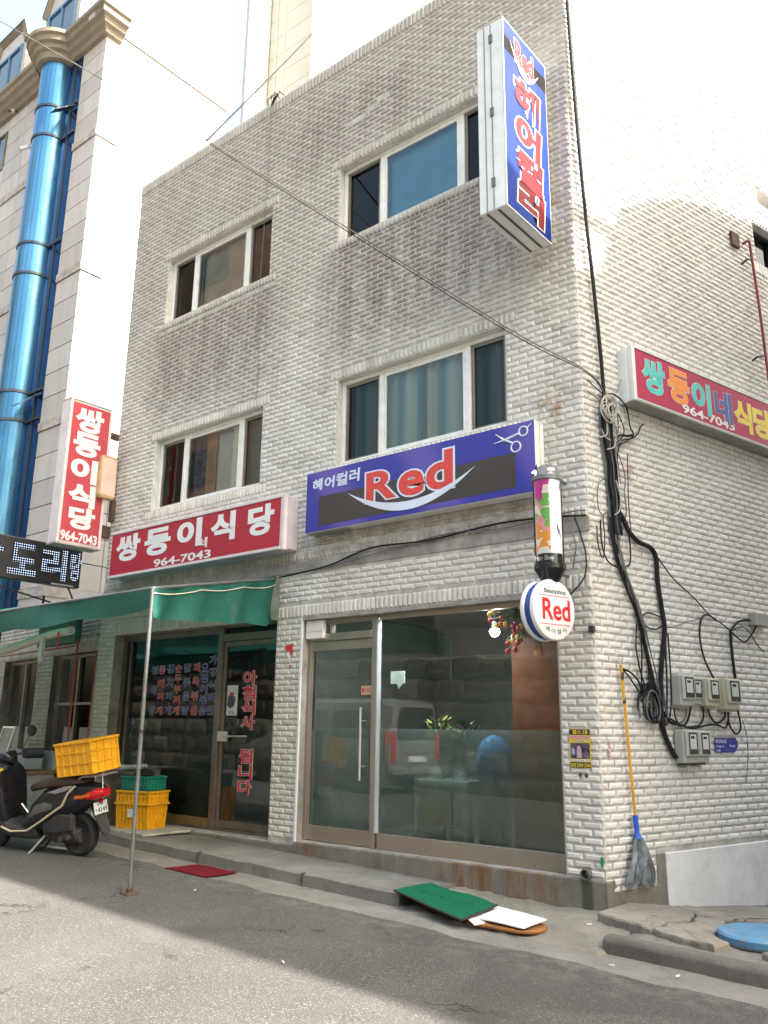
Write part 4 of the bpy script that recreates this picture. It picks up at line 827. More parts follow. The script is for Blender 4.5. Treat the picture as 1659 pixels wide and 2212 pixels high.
# ---------------------------------------------------------------- low brick shop on the left (stands slightly turned)
LD = V(-.9917, .1286, 0); LN = V(-.1286, -.9917, 0)
FW = Fr((-8.2, .12, 0), -LD, UP, LN)                       # u is negative to the left
LS = thing('low_brick_shop', (-8.2, .12, 0), 'low brown brick shopfront behind clear vinyl under the awning', 'building')
keep = bricks[:]; bricks.clear()
LH = [(-1.95, -.32, .2, 2.62), (-4.2, -2.62, .2, 2.62)]
mb = MB(); grid_wall(mb, FW, -4.6, 0, -.1, 3.5, LH); mb.add([FW.p(-4.6, -.1, 0), FW.p(-4.6, 3.5, 0), FW.p(-4.6, 3.5, -3), FW.p(-4.6, -.1, -3)], [(0, 1, 2, 3)]); mb.add([FW.p(-4.6, 3.5, 0), FW.p(0, 3.5, 0), FW.p(0, 3.5, -3), FW.p(-4.6, 3.5, -3)], [(0, 1, 2, 3)])
lw = mb.obj('front_wall', MORTAR, LS)
soldier(FW, -4.6, 0, 2.625, 2.83); field(FW, -4.6, 0, .2, 3.48, LH + [(-4.6, 0, 2.62, 2.835)])
LB = M('shop_brick', (.46, .42, .36), .6, var=.25, scale=6, dirt=.4, dcol=(.18, .15, .12)); lm = MB(); cnt = 0
order = sorted(range(len(bricks)), key=lambda i: -bricks[i][1])
for i in order:
    fr, a0, a1, b0, b1, ix, iy, dp = bricks[i]
    if a0 > -2.75 and cnt < 290 and b0 < 3.2:
        t = MB(); t.frus(a0, a1, b0, b1, -.002, dp, ix, iy, fr); t.obj('brick', LB, lw); cnt += 1
    else: lm.frus(a0, a1, b0, b1, -.002, dp, ix, iy, fr)
o = lm.obj('brick_mass', LB, LS); o['kind'] = 'stuff'
bricks[:] = keep
for h in LH:
    mb = MB(); grid = MB(); P = lambda u, v, d: FW.p(u, v, d)
    for a, b, c, d in ((h[0], h[1], h[3] - .06, h[3]), (h[0], h[0] + .06, h[2], h[3] - .06), (h[1] - .06, h[1], h[2], h[3] - .06), ((h[0] + h[1]) / 2 - .03, (h[0] + h[1]) / 2 + .03, h[2], h[3] - .06)): mb.box(a, b, c, d, -.2, -.1, FW)
    sf = mb.obj('shop_window', ALUB, LS, bevel=.003)
    MB().quad(*[P(u, v, -.15) for u, v in ((h[0], h[2]), (h[1], h[2]), (h[1], h[3]), (h[0], h[3]))]).obj('pane', GLASSD, sf)
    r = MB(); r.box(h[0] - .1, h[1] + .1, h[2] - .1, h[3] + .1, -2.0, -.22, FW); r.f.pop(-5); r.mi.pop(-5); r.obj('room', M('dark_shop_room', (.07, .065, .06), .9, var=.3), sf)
MB().box(-1.95, -.32, 1.8, 1.84, -.14, -.08, FW).obj('cross_rail', ALUB, LS)
t = thing('clear_vinyl', FW.p(-1.2, .3, .45), 'clear vinyl wind screen with shiny creases in front of the dark shop window', 'vinyl screen')
def mk_vinyl():
    b = NB('clear_vinyl'); tr = b.n('BsdfTransparent'); tr.inputs[0].default_value = (.86, .88, .87, 1); gl = b.n('BsdfGlossy'); gl.inputs['Roughness'].default_value = .12
    df = b.n('BsdfDiffuse'); df.inputs[0].default_value = (.45, .46, .46, 1); fz = b.n('Fresnel'); fz.inputs[0].default_value = 1.18
    bp = b.n('Bump'); bp.inputs['Strength'].default_value = .6; bp.inputs['Distance'].default_value = .03; b.l(b.noise(4, 5, .6, b.scalevec(2.5, 2.5, .7)), bp.inputs['Height']); b.l(bp.outputs[0], gl.inputs['Normal']); 
    m1 = b.n('MixShader'); m1.inputs[0].default_value = .02; b.l(tr.outputs[0], m1.inputs[1]); b.l(df.outputs[0], m1.inputs[2]); m2 = b.n('MixShader'); m2.inputs[0].default_value = .05; b.l(m1.outputs[0], m2.inputs[1]); b.l(gl.outputs[0], m2.inputs[2]); b.l(m2.outputs[0], b.out.inputs[0]); return b.m
q = MB(); rows = []
for i in range(41):
    u = -3.9 + 3.75 * i / 40; rows.append([FW.p(u, v, .40 + .02 * math.sin(7 * u) + .015 * math.sin(13 * u + 3 * v)) for v in (.9, 1.3, 1.7, 2.1, 2.6)])
q.loft(rows, cap=False, closed=False); q.obj('sheet', mk_vinyl(), t, smooth=True)
REDP = M('red_pipe_paint', (.36, .03, .03), .45, var=.15, dirt=.3)
mb = MB(); mb.tube([FW.p(-.12, .15, .40), FW.p(-.12, 2.75, .40)], .016, 8); mb.tube([FW.p(-3.9, 2.66, .40), FW.p(-.12, 2.66, .40)], .014, 8); mb.tube([FW.p(-.02, .95, .15), FW.p(.03, 2.6, .15)], .011, 8); mb.obj('red_frame', REDP, t)
tag(MB().box(-1.7, -.25, 2.72, 3.15, .30, .40, FW).obj('green_board', M('dark_green_board', (.012, .09, .06), .5, var=.2, dirt=.3)), 'dark green board hanging under the awning at the left', 'sign board')
# counter and boards in front of the low shop
t = thing('serving_counter', FW.p(-1.6, .1, .5), 'grey serving counter with wooden edge behind the scooter', 'counter')
MB().box(-3.6, -.35, .2, .78, .45, .85, FW).obj('body', M('grey_panel', (.34, .35, .35), .6, var=.12, dirt=.3), t, bevel=.006); MB().box(-3.65, -.3, .78, .83, .42, .92, FW).obj('wooden_edge', M('counter_wood', (.22, .12, .06), .6, var=.3, scale=6), t)
MB().box(-3.6, -.35, .83, 1.10, .44, .50, FW).obj('back_board', M('pale_panel', (.42, .43, .42), .6, dirt=.2), t)
t = thing('framed_board', FW.p(-1.6, .83, .7), 'aluminium framed grey board leaning on the counter', 'board')
lean = Fr(FW.p(-1.75, .84, .88), -LD, (UP * .97 - LN * .22).normalized(), (LN * .97 + UP * .22).normalized())
MB().box(0, .52, 0, .62, 0, .02, lean).obj('panel', M('board_grey', (.36, .37, .37), .55, var=.08), t); 
mb = MB()
for a in ((0, .52, 0, .03), (0, .52, .59, .62), (0, .03, .03, .59), (.49, .52, .03, .59)): mb.box(*a, .02, .035, lean)
mb.obj('frame', ALU, t)
t = tag(MB().box(-.95, -.42, .84, 1.12, .62, .9, FW).obj('blue_box', M('pale_blue_box', (.24, .32, .36), .5, var=.08), bevel=.008), 'pale blue box on the serving counter', 'box')
for i, u in enumerate((-1.35, -.92, -.48)):
    pass
sb = thing('steel_bench', V(-6.95, -.62, zr(-6.9) + .12), 'stainless steel cabinet behind the scooter beside the crates', 'cabinet')
MB().box(-7.35, -6.72, -.82, -.28, zpv(-7, -.5) + .01, .86).obj('body', M('brushed_steel', (.46, .45, .43), .35, metal=.8, var=.12, dirt=.3), sb, bevel=.006); MB().box(-7.38, -6.60, -.86, -.24, .861, .885).obj('top', STEEL, sb, bevel=.004)
MB().tube([(-6.66, -.84, zpv(-6.66, -.8)), (-6.66, -.84, .861)], .014, 8).obj('leg', ALU, sb)
t = tag(MB().tube(smoothpath([(-6.95, -.6, .93), (-6.6, -.62, .95), (-6.2, -.55, .97), (-6.05, -.5, .99)], 4), [.05, .06, .055, .05, .045, .04, .035, .03, .03, .03, .028, .025, .025][:13], 8).obj('plastic_bundle', M('clear_grey_plastic', (.32, .33, .33), .3, var=.3, scale=9), smooth=True), 'grey plastic bundle lying on the steel cabinet', 'bundle')
# ---------------------------------------------------------------- crates
def crate(name, fr, L, W, H, t, mat, cols, rows, lab, group, rim=.015, taper=0.0, solid_lo=0.0):
    """open plastic crate: floor, four ribbed walls with recessed panels, rim"""
    th = thing(name, fr.o, lab, 'crate', group); lx, ly = L / 2, W / 2
    mb = MB(); mb.box(-lx + taper, lx - taper, -ly + taper, ly - taper, 0, .012, fr); mb.obj('floor', mat, th)
    for sx in (0, 1, 2, 3):
        q = MB(); a = lx if sx % 2 == 0 else ly; b = ly if sx % 2 == 0 else lx
        du, dn = ((fr.u, fr.v * -1), (fr.v, fr.u), (fr.u * -1, fr.v), (fr.v * -1, fr.u * -1))[sx]
        sl = (fr.n * H + dn * taper).normalized(); wf = Fr(fr.o + dn * (b - taper - t), du, sl, dn)
        aa = a - taper * .5; hh = (H ** 2 + taper ** 2) ** .5
        q.box(-aa, aa, 0.002, hh, 0, t * .45, wf)
        for i in range(cols[sx % 2] + 1): x = -aa + 2 * aa * i / cols[sx % 2]; q.box(max(x - .006, -aa), min(x + .006, aa), .002, hh, t * .45, t, wf)
        for j in range(rows + 1): z = hh * j / rows; q.box(-aa, aa, max(z - .006, .002), min(z + .006, hh), t * .45, t * .97, wf)
        q.obj('wall', mat, th)
    mb = MB(); o = .012
    for a in ((-lx - o, lx + o, -ly - o, -ly + rim), (-lx - o, lx + o, ly - rim, ly + o), (-lx - o, -lx + rim, -ly + rim, ly - rim), (lx - rim, lx + o, -ly + rim, ly - rim)): mb.box(*a, H - .022, H + .004, fr)
    mb.obj('rim', mat, th, bevel=.003); return th
YEL = M('yellow_plastic', (.72, .36, .012), .42, var=.08, scale=5, dirt=.15, dcol=(.40, .22, .03)); GRN = M('green_plastic', (.012, .20, .15), .45, var=.12, scale=6)
cz = zpv(-6.1, -.4)
bo = tag(MB().box(-6.85, -5.6, -.80, -.08, cz + .004, cz + .035).obj('floor_board', M('dirty_board', (.36, .36, .30), .8, var=.25, scale=4, dirt=.4), bevel=.005), 'pale dirty board on the pavement under the yellow crates', 'board')
rz = lambda a: (V(math.cos(a), math.sin(a), 0), V(-math.sin(a), math.cos(a), 0))
u_, v_ = rz(math.radians(14)); f1 = Fr((-6.22, -.40, cz + .036), u_, v_, UP)
cr = crate('yellow_crate', f1, .54, .40, .31, .03, YEL, (9, 7), 3, 'tall yellow plastic crate at the bottom of the pile beside the restaurant window', 'crates piled beside the restaurant window', taper=.03)
lb = MB(); lb.box(-.05, .06, .14, .24, .0, .002, Fr(f1.o + f1.v * -.2035, f1.u, UP, f1.v * -1)); lb.obj('paper_label', M('crate_label', (.60, .60, .62), .6, var=.3, scale=30), cr)
f2 = Fr((-6.22, -.40, cz + .036 + .316), u_, v_, UP); crate('yellow_crate', f2, .53, .39, .14, .03, YEL, (8, 6), 2, 'shallow yellow crate stacked under the green crate', 'crates piled beside the restaurant window')
u_, v_ = rz(math.radians(10)); f3 = Fr((-6.25, -.38, cz + .036 + .463), u_, v_, UP); crate('green_crate', f3, .46, .34, .17, .025, GRN, (8, 6), 3, 'dark green slatted crate on top of the yellow crates', 'crates piled beside the restaurant window')
tag(MB().lathe([(.05, 0), (.12, .02), (.13, .05), (.08, .09), (.01, .10)], (-6.25, -.38, cz + .66), seg=9).obj('black_bag', RUBBER, smooth=True), 'black plastic bag lying in the green crate', 'bag')
# ---------------------------------------------------------------- mats, board
def draped(name, corners, nu, nv, dz, mat, lab, cat, th=.012, curl=0.0):
    a, b, c, d = [Vector(p) for p in corners]; rows = []; mb = MB()
    for s in (0, 1):
        for i in range(nu + 1):
            f = i / nu
            for j in range(nv + 1):
                g_ = j / nv; p = a.lerp(b, f).lerp(d.lerp(c, f), g_); mb.v.append((p.x, p.y, p.z + dz(f, g_) - (th if s else 0)))
    n = (nu + 1) * (nv + 1); k = lambda i, j: i * (nv + 1) + j
    for i in range(nu):
        for j in range(nv): q = (k(i, j), k(i, j + 1), k(i + 1, j + 1), k(i + 1, j)); mb.f.append(q[::-1]); mb.f.append(tuple(x + n for x in q))
    for i in range(nu):
        for j in (0, nv): mb.f.append((k(i, j), k(i + 1, j), k(i + 1, j) + n, k(i, j) + n))
    for j in range(nv):
        for i in (0, nu): mb.f.append((k(i, j), k(i, j + 1), k(i, j + 1) + n, k(i, j) + n))
    mb.mi = [0] * len(mb.f); return tag(mb.obj(name, mat, smooth=True), lab, cat)
def mk_mat(name, c0, c1, smudge=None):
    b = NB(name); c = b.mix(b.ramp(b.noise(260, 2), .35, .65), c0, c1)
    if smudge:
        x, y, _ = b.sep(); ln = b.math('MULTIPLY', b.ramp(b.math('ABSOLUTE', b.math('ADD', b.math('ADD', y, .78), b.math('MULTIPLY', b.math('ADD', x, 1.15), .10))), .03, .055, 1, 0), b.math('MULTIPLY', b.ramp(x, -1.5, -1.42), b.ramp(x, -.9, -.82, 1, 0)))
        c = b.mix(b.math('MULTIPLY', b.math('MULTIPLY', ln, b.ramp(b.noise(17, 2), .45, .6)), .75), c, smudge)
    b.bsdf(c, .95, 0, .1, b.noise(320, 2), .8, .004); return b.m
gm = draped('green_mat', [(-1.60, -.94, .09), (-.70, -1.20, .005), (-.74, -.60, .03), (-1.58, -.40, .085)], 16, 8, lambda f, g: .012 * math.sin(3.1 * f) + .006 * math.sin(7 * f + 3 * g) - .02 * math.sin(math.pi * f) * (1 - f), mk_mat('green_mat_pile', (.005, .08, .042), (.011, .135, .072), (.01, .055, .035)), 'green door mat sagging from the pavement end down to the gutter', 'mat', .012)
mb = MB(); 
for a, b in (((-1.60, -.945, .085), (-.70, -1.207, .0)), ((-.695, -1.205, .0), (-.735, -.598, .026))): mb.tube([Vector(a), (Vector(a) + Vector(b)) / 2 + V(0, 0, -.004), Vector(b)], .009, 6)
mb.obj('rubber_edge', RUBBER, gm)
draped('white_sheet', [(-1.45, -.62, .075), (-.60, -1.16, -.02), (-.60, -.57, .004), (-1.40, -.36, .062)], 12, 8, lambda f, g: .008 * math.sin(9 * f + 5 * g) - .012, M('white_cloth', (.58, .58, .62), .8, var=.1, scale=5), 'white sheet lying under the green mat', 'sheet', .006)
wbm = draped('white_board', [(-.72, -.99, -.015), (-.22, -1.05, -.012), (-.20, -.70, .005), (-.70, -.60, .01)], 10, 6, lambda f, g: .004 * math.sin(4 * f), M('scuffed_white_board', (.62, .62, .60), .6, var=.08, scale=6, dirt=.35, dcol=(.25, .25, .25)), 'scuffed white board lying by the end of the green mat', 'board', .008)
mb = MB(); pts = []
for k in range(19): a = -math.pi / 2 + math.pi * k / 18; pts.append((-.30 + .17 * math.cos(a), -.88 + .19 * math.sin(a)))
mb.prism(pts + [(-.75, -.69), (-.75, -1.07)], XYZ, zbk(-.4, -.9) + .0, zbk(-.4, -.9) + .025); mb.obj('orange_base', M('orange_varnish', (.25, .10, .02), .4, var=.3, scale=6), wbm, bevel=.006)
draped('red_mat', [(-4.26, -1.46, zr(-4.2) + .022), (-3.62, -1.44, zr(-3.6) + .022), (-3.62, -1.02, zr(-3.6) + .022), (-4.20, -1.06, zr(-4.2) + .022)], 8, 4, lambda f, g: .003 * math.sin(6 * f) + .004, mk_mat('red_mat_pile', (.09, .006, .012), (.15, .016, .022)), 'flat dark red mat on the gutter in front of the restaurant door', 'mat', .008)
# ---------------------------------------------------------------- mop
mp = thing('mop', FS.p(.37, .05, .1), 'mop with yellow handle and blue socket hanging upside down on the alley wall', 'mop')
def mk_yh(): return M('yellow_handle', (.62, .33, .01), .4, var=.08)
MB().tube([FS.p(.30, 2.10, .055), FS.p(.366, .70, .07)], .0135, 10).obj('handle', mk_yh(), mp, smooth=True)
for v in (1.96, 1.74): MB().lathe([(.0148, 0), (.0148, .05 if v < 1.8 else .07)], FS.p(.30 + (2.1 - v) * .047, v, .058), (0, 0, 1), 10).obj('tape_band', DARKM, mp, smooth=True)
MB().tube([FS.p(.362, .76, .07), FS.p(.366, .66, .072), FS.p(.37, .62, .072), FS.p(.372, .56, .075)], [.024, .024, .02, .042], 12).obj('socket', M('blue_plastic', (.02, .10, .55), .35, var=.08), mp, smooth=True)
MB().tube([FS.p(.30, 2.10, .055), FS.p(.29, 2.16, .04), FS.p(.285, 2.2, .02)], .004, 5).obj('hanging_loop', ALU, mp)
rnd = random.Random(3); MOPC = M('grey_mop_cloth', (.17, .20, .21), .95, var=.5, scale=11, bump=.5)
for k in range(30):
    a = rnd.uniform(-1, 1); b = rnd.uniform(0, 1); s0 = V(.372 + .03 * a, .57, .075 + .02 * b); L = rnd.uniform(.34, .43)
    pts = []
    for j in range(7): f = j / 6; pts.append(FS.p(s0.x + a * .17 * (f ** .8) + .008 * math.sin(9 * f + k), s0.y - L * f, .04 + .05 * b + .035 * math.sin(math.pi * f) * b))
    q = MB(); w_ = rnd.uniform(.012, .024); du = (FS.u * math.cos(a) + FS.n * math.sin(b * 2 - 1)).normalized()
    q.loft([[p - du * w_ * (.5 + .7 * (j / 6)) , p + FS.n * .006, p + du * w_ * (.5 + .7 * (j / 6)), p - FS.n * .006] for j, p in enumerate(pts)]); q.obj('cloth_strip', MOPC, mp, smooth=True)
# ---------------------------------------------------------------- electricity meters
MGREY = M('meter_grey', (.40, .41, .37), .5, var=.06, dirt=.2, dcol=(.25, .24, .2)); MCREAM = M('meter_cream', (.47, .45, .35), .5, var=.06, dirt=.25, dcol=(.28, .24, .15)); MDIAL = M('meter_dial', (.50, .52, .52), .4, var=.05); MDARK = M('meter_dark_glass', (.045, .05, .05), .2, var=.1)
def meter(s0, s1, v0, v1, dp, mat, lab, face=True):
    t = thing('electricity_meter', FS.p((s0 + s1) / 2, v0, 0), lab, 'electricity meter', 'electricity meters on the alley wall')
    w_ = s1 - s0; h_ = v1 - v0
    MB().box(s0, s1, v0, v1, .018, dp * .82, FS).obj('body', mat, t, bevel=.015, bseg=2)
    MB().box(s0 + .004, s1 - .004, v0 + h_ * .20, v1 - .004, dp * .82, dp, FS).obj('cover', mat, t, bevel=.018, bseg=3)
    MB().box(s0 + w_ * .18, s1 - w_ * .14, v0 + h_ * .27, v1 - h_ * .08, dp, dp + .004, FS).obj('window', MDARK, t, bevel=.003)
    MB().box(s0 + w_ * .26, s1 - w_ * .26, v0 + h_ * .42, v1 - h_ * .14, dp + .004, dp + .0055, FS).obj('dial_plate', MDIAL, t)
    MB().box(s0 + w_ * .32, s1 - w_ * .40, v1 - h_ * .27, v1 - h_ * .19, dp + .0055, dp + .0065, FS).obj('register', MDARK, t)
    MB().box(s0 + w_ * .12, s1 - w_ * .12, v0 - .02, v0 + .02, .02, dp * .6, FS).obj('terminal_cover', MDARK if lab.startswith('bottom') else mat, t, bevel=.006)
meter(1.10, 1.31, 1.74, 2.045, .16, MGREY, 'leftmost electricity meter of the upper row'); meter(1.345, 1.53, 1.76, 2.03, .10, MGREY, 'shallow second meter of the upper row'); meter(1.545, 1.755, 1.745, 2.03, .15, MCREAM, 'cream coloured third meter of the upper row'); meter(1.87, 2.12, 1.72, 2.04, .16, MCREAM, 'rightmost electricity meter of the upper row')
meter(1.09, 1.30, 1.20, 1.515, .16, MGREY, 'bottom row left electricity meter next to the black cable end'); meter(1.315, 1.51, 1.20, 1.51, .15, MGREY, 'bottom row right electricity meter next to the blue address plate')
ap = tag(MB().prism([(1.77, 1.29), (2.13, 1.295), (2.19, 1.36), (2.19, 1.40), (2.16, 1.42), (2.16, 1.44), (1.77, 1.44)], FS, .018, .022).obj('address_plate', M('navy_plate', (.02, .03, .30), .35, var=.05)), 'small blue address plate with white lettering beside the meters', 'address plate')
words([('해기로36길', 1.785, 1.98, 1.385, 1.425), ('Haegi-ro', 1.79, 1.93, 1.34, 1.365), ('36-gil', 2.03, 2.13, 1.345, 1.37), ('1-30', 1.79, 1.86, 1.30, 1.325)], FS, 'plate_lettering', T_WHITE, ap, .022, .0235, .01)
# poster, stickers, fittings on the corner pier
ps = tag(MB().box(-.285, -.075, 1.165, 1.505, .017, .0195, FF).obj('club_poster', M('poster_yellow', (.62, .46, .02), .45, var=.06)), 'yellow and black advertising poster on the corner pier', 'poster')
FPp = FF; BLK = T_BLACK
for a, m, nme in (((-.283, -.077, 1.455, 1.503), BLK, 'black_header'), ((-.275, -.085, 1.42, 1.45), M('pink_print', (.58, .25, .28), .5, var=.3, scale=60), 'pink_band'), ((-.275, -.085, 1.245, 1.385), M('photo_print', (.10, .07, .09), .5, var=.9, scale=22), 'photo'), ((-.283, -.077, 1.167, 1.215), BLK, 'black_footer'), ((-.23, -.12, 1.395, 1.412), M('grey_print', (.35, .37, .40), .5, var=.3, scale=50), 'grey_band'), ((-.27, -.09, 1.222, 1.24), M('pale_print', (.5, .5, .52), .5, var=.3, scale=50), 'pale_band')): MB().box(*a, .0195, .0203, FF).obj(nme, m, ps)
MB().prism([(-.262, 1.33), (-.248, 1.345), (-.236, 1.33), (-.232, 1.28), (-.266, 1.28)], FF, .0203, .0208).obj('printed_figure', M('print_blue', (.30, .33, .55), .5), ps); MB().prism([(-.21, 1.35), (-.19, 1.365), (-.172, 1.34), (-.165, 1.255), (-.215, 1.255)], FF, .0203, .0208).obj('printed_figure', M('print_lilac', (.50, .36, .45), .5), ps)
words([('클스', -.25, -.16, 1.462, 1.497), ('1B', -.145, -.10, 1.462, 1.497)], FF, 'header_lettering', M('poster_letter_yellow', (.70, .55, .02), .4), ps, .0203, .0208, .02); words([('010 2334 2104', -.277, -.082, 1.172, 1.205)], FF, 'phone_number', MATS['poster_letter_yellow'], ps, .0203, .0208, .02)
rsk = tag(MB().prism([(-4.10, 2.42), (-4.06, 2.47), (-3.96, 2.48), (-3.95, 2.36), (-3.985, 2.33), (-4.02, 2.40), (-4.05, 2.39), (-4.07, 2.425)], FF, .017, .0185).prism([(-4.0, 2.20), (-3.97, 2.2), (-3.97, 2.225), (-4.0, 2.225)], FF, .017, .0185).obj('torn_sticker', T_RED), 'torn red and white sticker on the brick pier between the shops', 'sticker')
MB().prism([(-4.07, 2.36), (-4.03, 2.39), (-3.99, 2.36), (-3.98, 2.24), (-4.02, 2.30)], FF, .0175, .019).obj('white_remains', T_WHITE, rsk)
for s0, v0, lab, frm in ((.105, 1.25, 'pink strip of stickers on the alley wall next to the mop handle', FS), (-.42, 1.78, 'pink strip of stickers on the right jamb of the salon window', FF)):
    t = tag(MB().box(s0, s0 + .03, v0, v0 + .17, .0165 if frm is FS else -.084, .018 if frm is FS else -.082, frm).obj('strip_sticker', M('pink_strip', (.55, .36, .40), .5, var=.6, scale=45)), lab, 'sticker')
tag(MB().lathe([(.045, 0), (.045, .07), (.036, .07), (.034, .0)], FF.p(-.165, .27, .0), (0, -1, 0), 20).obj('drain_pipe', M('drain_grey', (.10, .10, .095), .6)), 'short open drain pipe sticking out of the corner plinth', 'pipe')
tag(MB().prism([(-.035, .36), (-.01, .33), (.0, .40), (-.015, .43), (-.03, .42)], FF, .0165, .02).obj('green_scrap', M('green_tape', (.01, .26, .12), .5)), 'small green scrap stuck to the building corner', 'scrap')
for x, v in ((-.13, 1.10), (-.19, 1.105)): tag(MB().lathe([(.014, .016), (.02, .019), (.001, .02)], FF.p(x, v, 0), (0, -1, 0), 10).obj('glue_spot', M('dark_glue', (.09, .08, .07), .8)), ('right' if x > -.15 else 'left') + ' dark glue spot under the corner poster', 'stain', 'glue spots under the poster')
# red gas pipe
t = thing('red_pipe', FS.p(3.46, 5.9, .1), 'thin dark red pipe running down the alley wall beside the black window', 'pipe')
DRED = M('dark_red_pipe', (.22, .03, .05), .4, var=.1)
MB().tube(smoothpath([FS.p(3.34, 7.72, .02), FS.p(3.36, 7.73, .1), FS.p(3.38, 7.60, .1), FS.p(3.44, 6.83, .1), FS.p(3.475, 6.0, .1), FS.p(3.52, 5.0, .1)], 4), .018, 8).obj('pipe', DRED, t, smooth=True)
for v in (7.45, 6.08): MB().tube([FS.p(3.30, v - .03, .0), FS.p(3.30, v, .08), FS.p(3.40, v + .03, .1)], .014, 6).obj('clamp', DARKM, t)
tag(MB().box(3.05, 3.22, 7.60, 7.80, .015, .05, FS).obj('junction_bracket', RUST), 'rusty bracket on the alley wall beside the red pipe', 'bracket')
tag(MB().box(2.62, 2.92, 2.66, 2.79, .02, .10, FS).obj('grey_box', M('dull_grey_box', (.30, .29, .27), .7)), 'grey junction box on the alley wall at the right edge', 'junction box')
# litter on the road
LIT = M('litter_white', (.7, .7, .68), .6)
for i, (x, y) in enumerate(((.62, -1.28), (1.05, -1.18), (-1.0, -2.9), (.1, -.55), (-3.2, -1.9))):
    a = i * 1.3; u2, v2 = rz(a); tag(MB().box(-.02, .02, -.004, .004, 0, .008, Fr((x, y, (zbk(x, y) if y > -.9 else zr(x)) + .018), u2, v2, UP)).obj('cigarette_end', LIT), 'cigarette end on the ' + ('gutter nearest the corner kerb', 'gutter in front of the second kerb stone', 'sunlit road', 'slab at the building corner', 'road near the awning pole')[i], 'litter', 'cigarette ends')
# ---------------------------------------------------------------- cables on the alley wall
CB = M('black_cable', (.016, .016, .018), .65, var=.3, scale=9, spec=.2); CG = M('grey_cable', (.12, .12, .125), .55, var=.2); CW = M('clear_white_cable', (.42, .40, .36), .5, var=.15); CR = M('dark_red_wire', (.12, .02, .03), .5)
def cab(pts, r, mat, lab, off=.03, name='cable', parent=None, jit=0.0, n=5):
    P = [FS.p(s, v, off + (random.uniform(-jit, jit) if jit else 0)) for s, v in pts]
    o = MB().tube(smoothpath(P, n), r, 7).obj(name, mat, parent, smooth=True)
    return o if parent is not None else tag(o, lab, 'cable')
bt = thing('cable_bundle', FS.p(.3, 3.5, .05), 'thick tangled bundle of black cables running down the alley wall near the corner', 'cable bundle')
trunk = [(.27, 4.80), (.27, 4.63), (.26, 4.44), (.28, 4.25), (.30, 4.06), (.30, 3.87), (.32, 3.69), (.32, 3.51), (.33, 3.36)]
rnd = random.Random(11)
for k in range(19):
    dx = rnd.uniform(-.055, .10); a = rnd.uniform(.6, 1.4); off = .03 + .06 * rnd.random()
    pts = [(s + dx * a * (1 if i else .2) + rnd.uniform(-.012, .012), v) for i, (s, v) in enumerate(trunk)]
    cab(pts, rnd.choice((.007, .009, .012)), CB if k % 5 else CG, '', off, 'cable_strand', bt)
for pts, r, m in (
    ([(.31, 4.82), (.41, 4.85), (.54, 4.82), (.63, 4.74), (.66, 4.56), (.71, 4.47), (.60, 4.38), (.47, 4.30), (.42, 4.15)], .008, CB), ([(.30, 4.78), (.40, 4.72), (.50, 4.62), (.56, 4.50), (.52, 4.40), (.42, 4.32)], .007, CB), ([(.33, 4.75), (.45, 4.68), (.47, 4.5), (.42, 4.36), (.38, 4.2)], .007, CG),
    ([(.45, 4.30), (.54, 4.38), (.69, 4.43), (.79, 4.51), (.84, 4.59), (.89, 4.63)], .008, CB), ([(.41, 4.37), (.50, 4.42), (.62, 4.44), (.70, 4.47)], .014, CB), ([(.36, 4.6), (.44, 4.46), (.40, 4.3), (.43, 4.1), (.45, 3.9)], .006, CG),
    ([(.25, 3.94), (.12, 3.84), (.08, 3.69), (.10, 3.56), (.16, 3.53), (.24, 3.60)], .006, CG), ([(.11, 3.47), (.11, 3.25), (.17, 3.09), (.31, 3.03), (.45, 3.05), (.53, 3.11), (.54, 3.31), (.53, 3.40)], .008, CB), ([(.05, 3.4), (.06, 3.2), (.12, 3.1), (.16, 3.3), (.15, 3.5), (.2, 3.55)], .006, CB), ([(.59, 4.24), (.57, 3.92), (.56, 3.69), (.57, 3.41)], .006, CR), ([(.45, 4.2), (.53, 4.0), (.50, 3.8), (.52, 3.65), (.48, 3.5)], .006, CG),
    ([(.02, 4.9), (.20, 4.83), (.28, 4.8)], .006, CB), ([(.02, 4.78), (.22, 4.72), (.3, 4.70)], .004, CB), ([(.56, 5.05), (.45, 4.85), (.38, 4.8)], .004, CG)): cab(pts, r, m, '', .06, 'cable_strand', bt)
cl = thing('white_wire_coil', FS.p(.26, 4.55, .1), 'coil of pale wire tied to the top of the cable bundle', 'wire coil')
for k in range(9):
    cs, cv = .27 + rnd.uniform(-.05, .06), 4.62 + rnd.uniform(-.06, .05); ra, rb = rnd.uniform(.07, .12), rnd.uniform(.08, .13); ph = rnd.uniform(0, 1)
    MB().tube([FS.p(cs + ra * math.cos(j * .42 + ph), cv + rb * math.sin(j * .42 + ph), .10 + .01 * k * .6 + .01 * math.sin(j)) for j in range(16)], .006, 6).obj('loop', CW, cl, smooth=True)
for pts in ([(.33, 4.5), (.37, 4.38), (.33, 4.25), (.22, 4.2)], [(.24, 4.48), (.23, 4.36), (.1, 4.3)], [(.15, 4.4), (.2, 4.33), (.28, 4.31)], [(.33, 3.9), (.38, 3.75), (.36, 3.6), (.28, 3.54)]): cab(pts, .006, CW, '', .10, 'wire_tail', cl)
cab([(.29, 3.53), (.30, 3.35), (.36, 3.09), (.47, 2.86), (.58, 2.66), (.67, 2.40), (.74, 2.14), (.81, 1.89), (.88, 1.67), (.92, 1.55)], .021, CB, 'thick black cable slanting from the bundle down to the meters', .045)
cab([(.33, 3.3), (.39, 3.09), (.50, 2.84), (.60, 2.66), (.69, 2.4)], .014, CG, 'grey cable strapped along the slanting black cable', .075)
